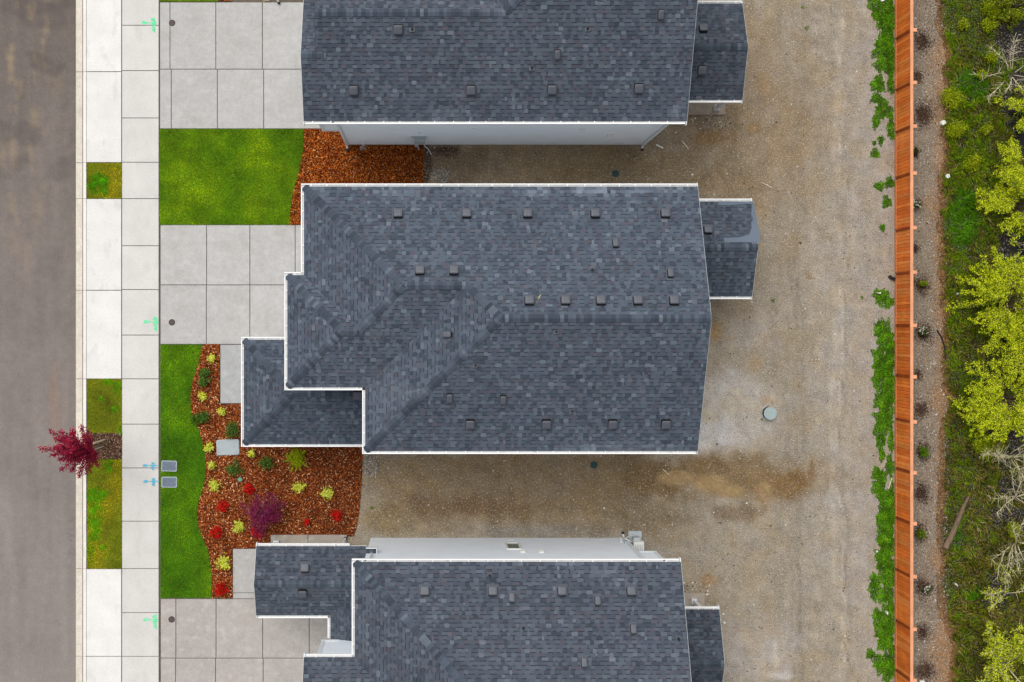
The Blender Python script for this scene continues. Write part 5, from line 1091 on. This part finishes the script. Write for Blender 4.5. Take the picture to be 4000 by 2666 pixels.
# ------------------------------------------------------------------ small objects
def rrect(cx, cy, sx, sy, r=.05, n=4, rot=0):
    o = []
    for a_, b_, s0 in ((1, 1, 0), (-1, 1, 90), (-1, -1, 180), (1, -1, 270)):
        for j in range(n+1):
            t = R(s0+90*j/n); u = (sx-r)*a_+r*math.cos(t); v = (sy-r)*b_+r*math.sin(t); o.append((cx+u*math.cos(rot)-v*math.sin(rot), cy+u*math.sin(rot)+v*math.cos(rot)))
    return o
for px, py, rt_, lb in ((661, 1821, -.03, 'upper of two slate grey water meter lids beside the sidewalk'), (661.5, 1884, -.005, 'lower of two slate grey water meter lids beside the sidewalk')):
    v = W(px, py); o = empty('meter_box', (v.x, v.y, 0), lb, 'meter box', 'water meter boxes in the lawn')
    mb = MB(); mb.prism(rrect(v.x, v.y, .325, .225, .05, rot=rt_), -.05, .028); mb.build('rim', M['rim'], o)
    mb = MB(); mb.prism(rrect(v.x, v.y, .292, .192, .045, rot=rt_), .0282, .036)
    for k in range(9): mb.prism(rrect(v.x-.2+k*.05, v.y, .010, .15, .006, 2, rot=0), .0362, .039)
    mb.build('lid', M['lid'], o)
    for sx in (-1, 1): mb = MB(); mb.prism(rrect(v.x+sx*.29, v.y, .03, .012, .008, 2), .0365, .042); mb.build('latch', M['rim'], o)
v = W(891, 1747.5); o = empty('utility_vault', (v.x, v.y, 0), 'large rounded grey utility lid in the mulch beside the front roof', 'utility box')
mb = MB(); mb.prism(rrect(v.x, v.y, .475, .325, .09, 6, rot=.03), 0, .07); mb.build('rim', M['rim'], o)
mb = MB(); mb.prism(rrect(v.x, v.y, .455, .305, .085, 6, rot=.03), .0702, .085)
mb.build('lid', M['grey'], o); mb = MB()
for dx, dy in ((-.36, .22), (.37, .22), (.36, -.2), (-.38, -.2), (.28, .02)): mb.cyl(v.x+dx, v.y+dy, .0852, .09, .016, n=8)
mb.build('bolts', M['lid'], o)
v = W(938, 1873); o = empty('valve_box', (v.x, v.y, 0), 'small round teal valve lid in the mulch bed', 'valve box'); mb = MB(); mb.cyl(v.x, v.y, 0, .05, .095, n=24); mb.build('collar', M['black'], o); mb = MB(); mb.cyl(v.x, v.y, .05, .058, .088, n=24); mb.build('lid', M['teal'], o)
for px, py, lb in ((672.5, 90.5, 'dark round cleanout lid in the top driveway'), (671.5, 1260, 'dark round cleanout lid in the middle driveway'), (670.5, 2420.5, 'dark round cleanout lid in the bottom driveway')):
    v = W(px, py); o = empty('cleanout', (v.x, v.y, 0), lb, 'manhole cover', 'cleanout lids in the driveways'); mb = MB(); mb.cyl(v.x, v.y, .0015, .006, .135, n=28); mb.build('ring', M['black'], o); mb = MB(); mb.cyl(v.x, v.y, .0062, .011, .112, n=28); mb.build('lid', M['iron'], o)
v = W(3003, 1614); o = empty('septic_riser', (v.x, v.y, 0), 'round pale blue green riser lid standing in the dirt yard', 'manhole cover')
mb = MB(); mb.cyl(v.x, v.y, 0, .22, .27, n=36); mb.build('riser', M['black'], o)
mb = MB(); mb.cyl(v.x, v.y, .22, .235, .275, .27, n=36); mb.cyl(v.x, v.y, .2352, .243, .225, .215, n=36); mb.cyl(v.x-.02, v.y, .2432, .25, .05, n=20); mb.build('lid', M['palegreen'], o)
for px, py, lb in ((2404, 679, 'round green drain grate in the dark dirt between the top and middle houses'), (2320, 1817, 'round green drain grate in the dirt below the middle house')):
    v = W(px, py); o = empty('drain_grate', (v.x, v.y, 0), lb, 'drain', 'round drain grates in the dirt'); mb = MB(); n = 28
    pts = [(v.x+.145*math.cos(6.2832*k/n), v.y+.145*math.sin(6.2832*k/n), .018) for k in range(n+1)]; mb.tube(pts, .012, 6); mb.build('ring', M['grate'], o); mb = MB()
    for k in range(-4, 5):
        q = .03*k; l = math.sqrt(.14**2-q*q); mb.box(v.x+q-.007, v.x+q+.007, v.y-l, v.y+l, .012, .022)
    for k in (-2, -1, 0, 1, 2):
        q = .055*k; l = math.sqrt(.14**2-q*q); mb.box(v.x-l, v.x+l, v.y+q-.006, v.y+q+.006, .006, .0115)
    mb.build('grid', M['grate'], o); mb = MB(); mb.cyl(v.x, v.y, .0015, .004, .13, n=24); mb.build('sump', M['black'], o)
# spray paint marks
def mark(pts, m, label, kind_):
    mb = MB(); z = .0155; k = 0
    for seg in pts:
        (x0, y0), (x1, y1), wd = seg[0], seg[1], seg[2]; a = W(x0, y0); b = W(x1, y1); d = (b-a); L = max(d.length, 1e-3); d /= L; s = Vector((-d.y, d.x, 0)); n = 7; k += 1
        P = []
        for i in range(n+1):
            t = i/n; w2 = wd*1.75/PPM/2*(.75+.35*math.sin(3.14*t))*random.uniform(.85, 1.1); P.append((a+d*L*t, w2))
        up = [p+s*w for p, w in P]; dn = [p-s*w for p, w in P[::-1]]
        mb.face([(q.x, q.y, z+.0006*k) for q in (dn+up)][::-1] if False else [(q.x, q.y, z+.0006*k) for q in (up+dn)][::-1])
    o = mb.build('paint_mark', m); tag(o, label, 'paint mark', kind_); return o
def greenmark(cx, cy, lb, lines):
    # arrow to the street with the letters of the word running down beside it
    segs = [((cx-44, cy), (cx-22, cy), 4.5), ((cx-46, cy), (cx-34, cy-6), 4), ((cx-46, cy), (cx-34, cy+5), 4), ((cx-22, cy), (cx+13, cy), 2.2)]+[((cx+a, cy+b), (cx+c, cy+d), w_) for a, b, c, d, w_ in lines]
    mark(segs, M['gpaint'], lb, 'green sewer arrows on the sidewalk')
LN = [(-8, -16, 6, -16, 4), (-8, -16, -6, -8, 4), (-7, -8, 6, -9, 4), (6, -9, 6, -1, 4), (6, 0, -7, 1, 4), (-7, 5, 6, 5, 4), (6, 5, 5, 12, 3.6), (-7, 5, -7, 11, 3.6), (-1, 5, -1, 11, 3), (-7, 15, 6, 17, 3.4), (6, 17, -1, 20, 3), (-1, 20, 6, 24, 3), (6, 24, -6, 26, 3), (-5, 30, 6, 30, 3), (0, 30, 6, 37, 3)]
greenmark(600, 90, 'green painted arrow and letters on the sidewalk by the top driveway', LN)
greenmark(608, 1258, 'green painted arrow and letters on the sidewalk by the middle driveway', LN)
greenmark(606, 2421, 'green painted arrow and letters on the sidewalk by the bottom driveway', LN)
def bluemark(cx, cy, lb):
    segs = [((cx-38, cy), (cx-22, cy), 5), ((cx-40, cy), (cx-26, cy-5), 4), ((cx-40, cy), (cx-28, cy+4), 4), ((cx-22, cy-1), (cx+22, cy-1), 2.6),
            ((cx-7, cy-12), (cx+6, cy-9), 3), ((cx+6, cy-9), (cx-6, cy-6), 3), ((cx-6, cy-6), (cx+6, cy-3), 3), ((cx-7, cy+1), (cx+6, cy+1), 3.4), ((cx-7, cy+1), (cx, cy+6), 3), ((cx, cy+6), (cx+6, cy+1), 3), ((cx-4, cy+10), (cx+6, cy+9), 3), ((cx-4, cy+10), (cx-3, cy+15), 3), ((cx-3, cy+15), (cx+6, cy+15), 3)]
    mark(segs, M['bpaint'], lb, 'blue water arrows on the sidewalk')
bluemark(598, 1820, 'upper blue painted arrow pointing from the water meter lids'); bluemark(600, 1882, 'lower blue painted arrow pointing from the water meter lids')
# stones, log, planks, litter
def rock(px, py, sx, sy, h, rot, label, m='white', name='white_stone', grp=None):
    v = W(px, py); mb = MB(); n = 6; rd = random.Random(int(px*7+py)); pts = []
    for k in range(n):
        a = 6.283*k/n+rd.uniform(-.2, .2); u = sx*math.cos(a)*rd.uniform(.85, 1.1); w_ = sy*math.sin(a)*rd.uniform(.85, 1.1); pts.append((v.x+u*math.cos(rot)-w_*math.sin(rot), v.y+u*math.sin(rot)+w_*math.cos(rot)))
    mb.hexa([(a, b, 0) for a, b in pts], [(v.x+(a-v.x)*.8, v.y+(b-v.y)*.8, h) for a, b in pts]); return tag(mb.build(name, M[m]), label, name.replace('_', ' '), grp)
rock(3682, 481, .15, .12, .10, .6, 'upper square white stone at the edge of the gravel'); rock(3699, 690, .12, .11, .10, .8, 'lower white stone at the edge of the gravel')
rock(3736, 1147, .12, .06, .05, -.5, 'flat white scrap in the grass beside the largest yellow green bush', name='scrap'); rock(3734, 2284, .12, .05, .05, -.9, 'grey white scrap at the gravel edge below the fallen log', name='scrap')
rock(3601, 2664, .15, .10, .05, .2, 'white scrap cut by the bottom picture edge behind the fence', name='scrap'); rock(3446, 4, .12, .05, .08, .3, 'white scrap in the weeds at the top edge', name='scrap')
rock(3424, 2155, .07, .05, .04, .5, 'crumpled white litter at the edge of the weeds', name='litter'); rock(3459, 2391, .04, .09, .2, .1, 'white litter in the weeds near the bottom', name='litter'); rock(2825, 2399, .05, .05, .04, .1, 'upper white rubble piece beside the bottom patio roof', name='rubble'); rock(2830, 2433, .05, .06, .04, .4, 'lower white rubble piece beside the bottom patio roof', name='rubble')
rock(3428, 1146, .06, .04, .25, 0, 'white litter on the weeds beside the middle of the fence', name='litter'); rock(3262, 1305, .04, .03, .03, .3, 'white pebble in the middle of the dirt yard', name='pebble'); rock(2640, 518, .05, .03, .03, .3, 'white rubble near the right corner of the top house', name='rubble'); rock(2917, 1966, .06, .03, .04, .3, 'pale stone at the lower rim of the puddle', name='pebble'); rock(2704, 683, .05, .04, .03, .3, 'white rubble above the right end of the middle house gutter', name='rubble')
def plank(px0, py0, px1, py1, wd, label, m='deadwood', h=.03, name='plank'):
    mb = MB(); a = W(px0, py0); b = W(px1, py1); a.z = b.z = h/2+.004; mb.beam(a, b, wd, h); return tag(mb.build(name, M[m]), label, name)
plank(2562, 566, 2590, 580, .05, 'white wood scrap below the right corner of the top house', 'white'); plank(2662, 550, 2689, 582, .03, 'thin brown stick right of the white wood scrap'); plank(2977, 715, 3018, 736, .025, 'thin pale stick in the dirt above the middle patio roof')
plank(2596, 505, 2610, 520, .025, 'short stick at the right corner wall of the top house'); plank(2706, 467, 2706, 486, .03, 'short stick under the edge of the top patio slab'); plank(3483, 1868, 3470, 1909, .04, 'pale stick leaning in the weeds by the fence'); plank(2588, 1833, 2612, 1854, .03, 'orange stick left of the puddle')
v0 = W(3688, 2140); v1 = W(3782, 1938); mb = MB(); pts = [v0.lerp(v1, t)+Vector((.03*math.sin(t*6), 0, .08)) for t in np.linspace(0, 1, 9)]; mb.tube(pts, [.12, .12, .115, .11, .10, .09, .08, .06, .04], 9)
tag(mb.build('log', M['log'], smooth=False), 'weathered fallen log slanting from the gravel into the grass', 'log')
mb = MB(); mb.tube([W(3660, 1290, .03), W(3678, 1320, .03), W(3690, 1355, .03), W(3693, 1405, .03)], .03, 6); tag(mb.build('hose', M['black']), 'black hose curving along the gravel edge', 'hose')
mb = MB(); mb.tube([W(3497, 1092, .12), W(3480, 1085, .09), W(3474, 1078, .05)], .07, 8); tag(mb.build('drain_pipe', M['black']), 'black drain pipe stub poking out under the fence', 'pipe')
v = W(1086, 0); mb = MB(); mb.tube([(v.x-.2, v.y+1.2, 2.2), (v.x-.08, v.y+.3, .9), (v.x+.02, v.y-.1, .12)], .055, 8)
o = mb.build('downspout', M['white'], Bh); mb = MB(); mb.cyl(v.x+.04, v.y-.13, 0, .12, .065); mb.build('drain_adapter', M['black'], Bh)
# dark standing water under the right hand bushes
mb = MB(); 
for cx, cy, rx, ry in ((3960, 470, 32, 40), (3995, 560, 40, 60), (3990, 980, 45, 60), (3975, 90, 30, 70)):
    n = 14; c_ = W(cx, cy, 0); pts = [Vector((c_.x+rx/PPM*math.cos(6.283*k/n)*random.uniform(.8, 1.15), c_.y+ry/PPM*math.sin(6.283*k/n)*random.uniform(.8, 1.15), -.04)) for k in range(n)]; mb.face(pts)
tag(mb.build('water', M['darkwater']), kind='structure')
print('objects', len(bpy.data.objects), 'faces', sum(len(m.polygons) for m in bpy.data.meshes))
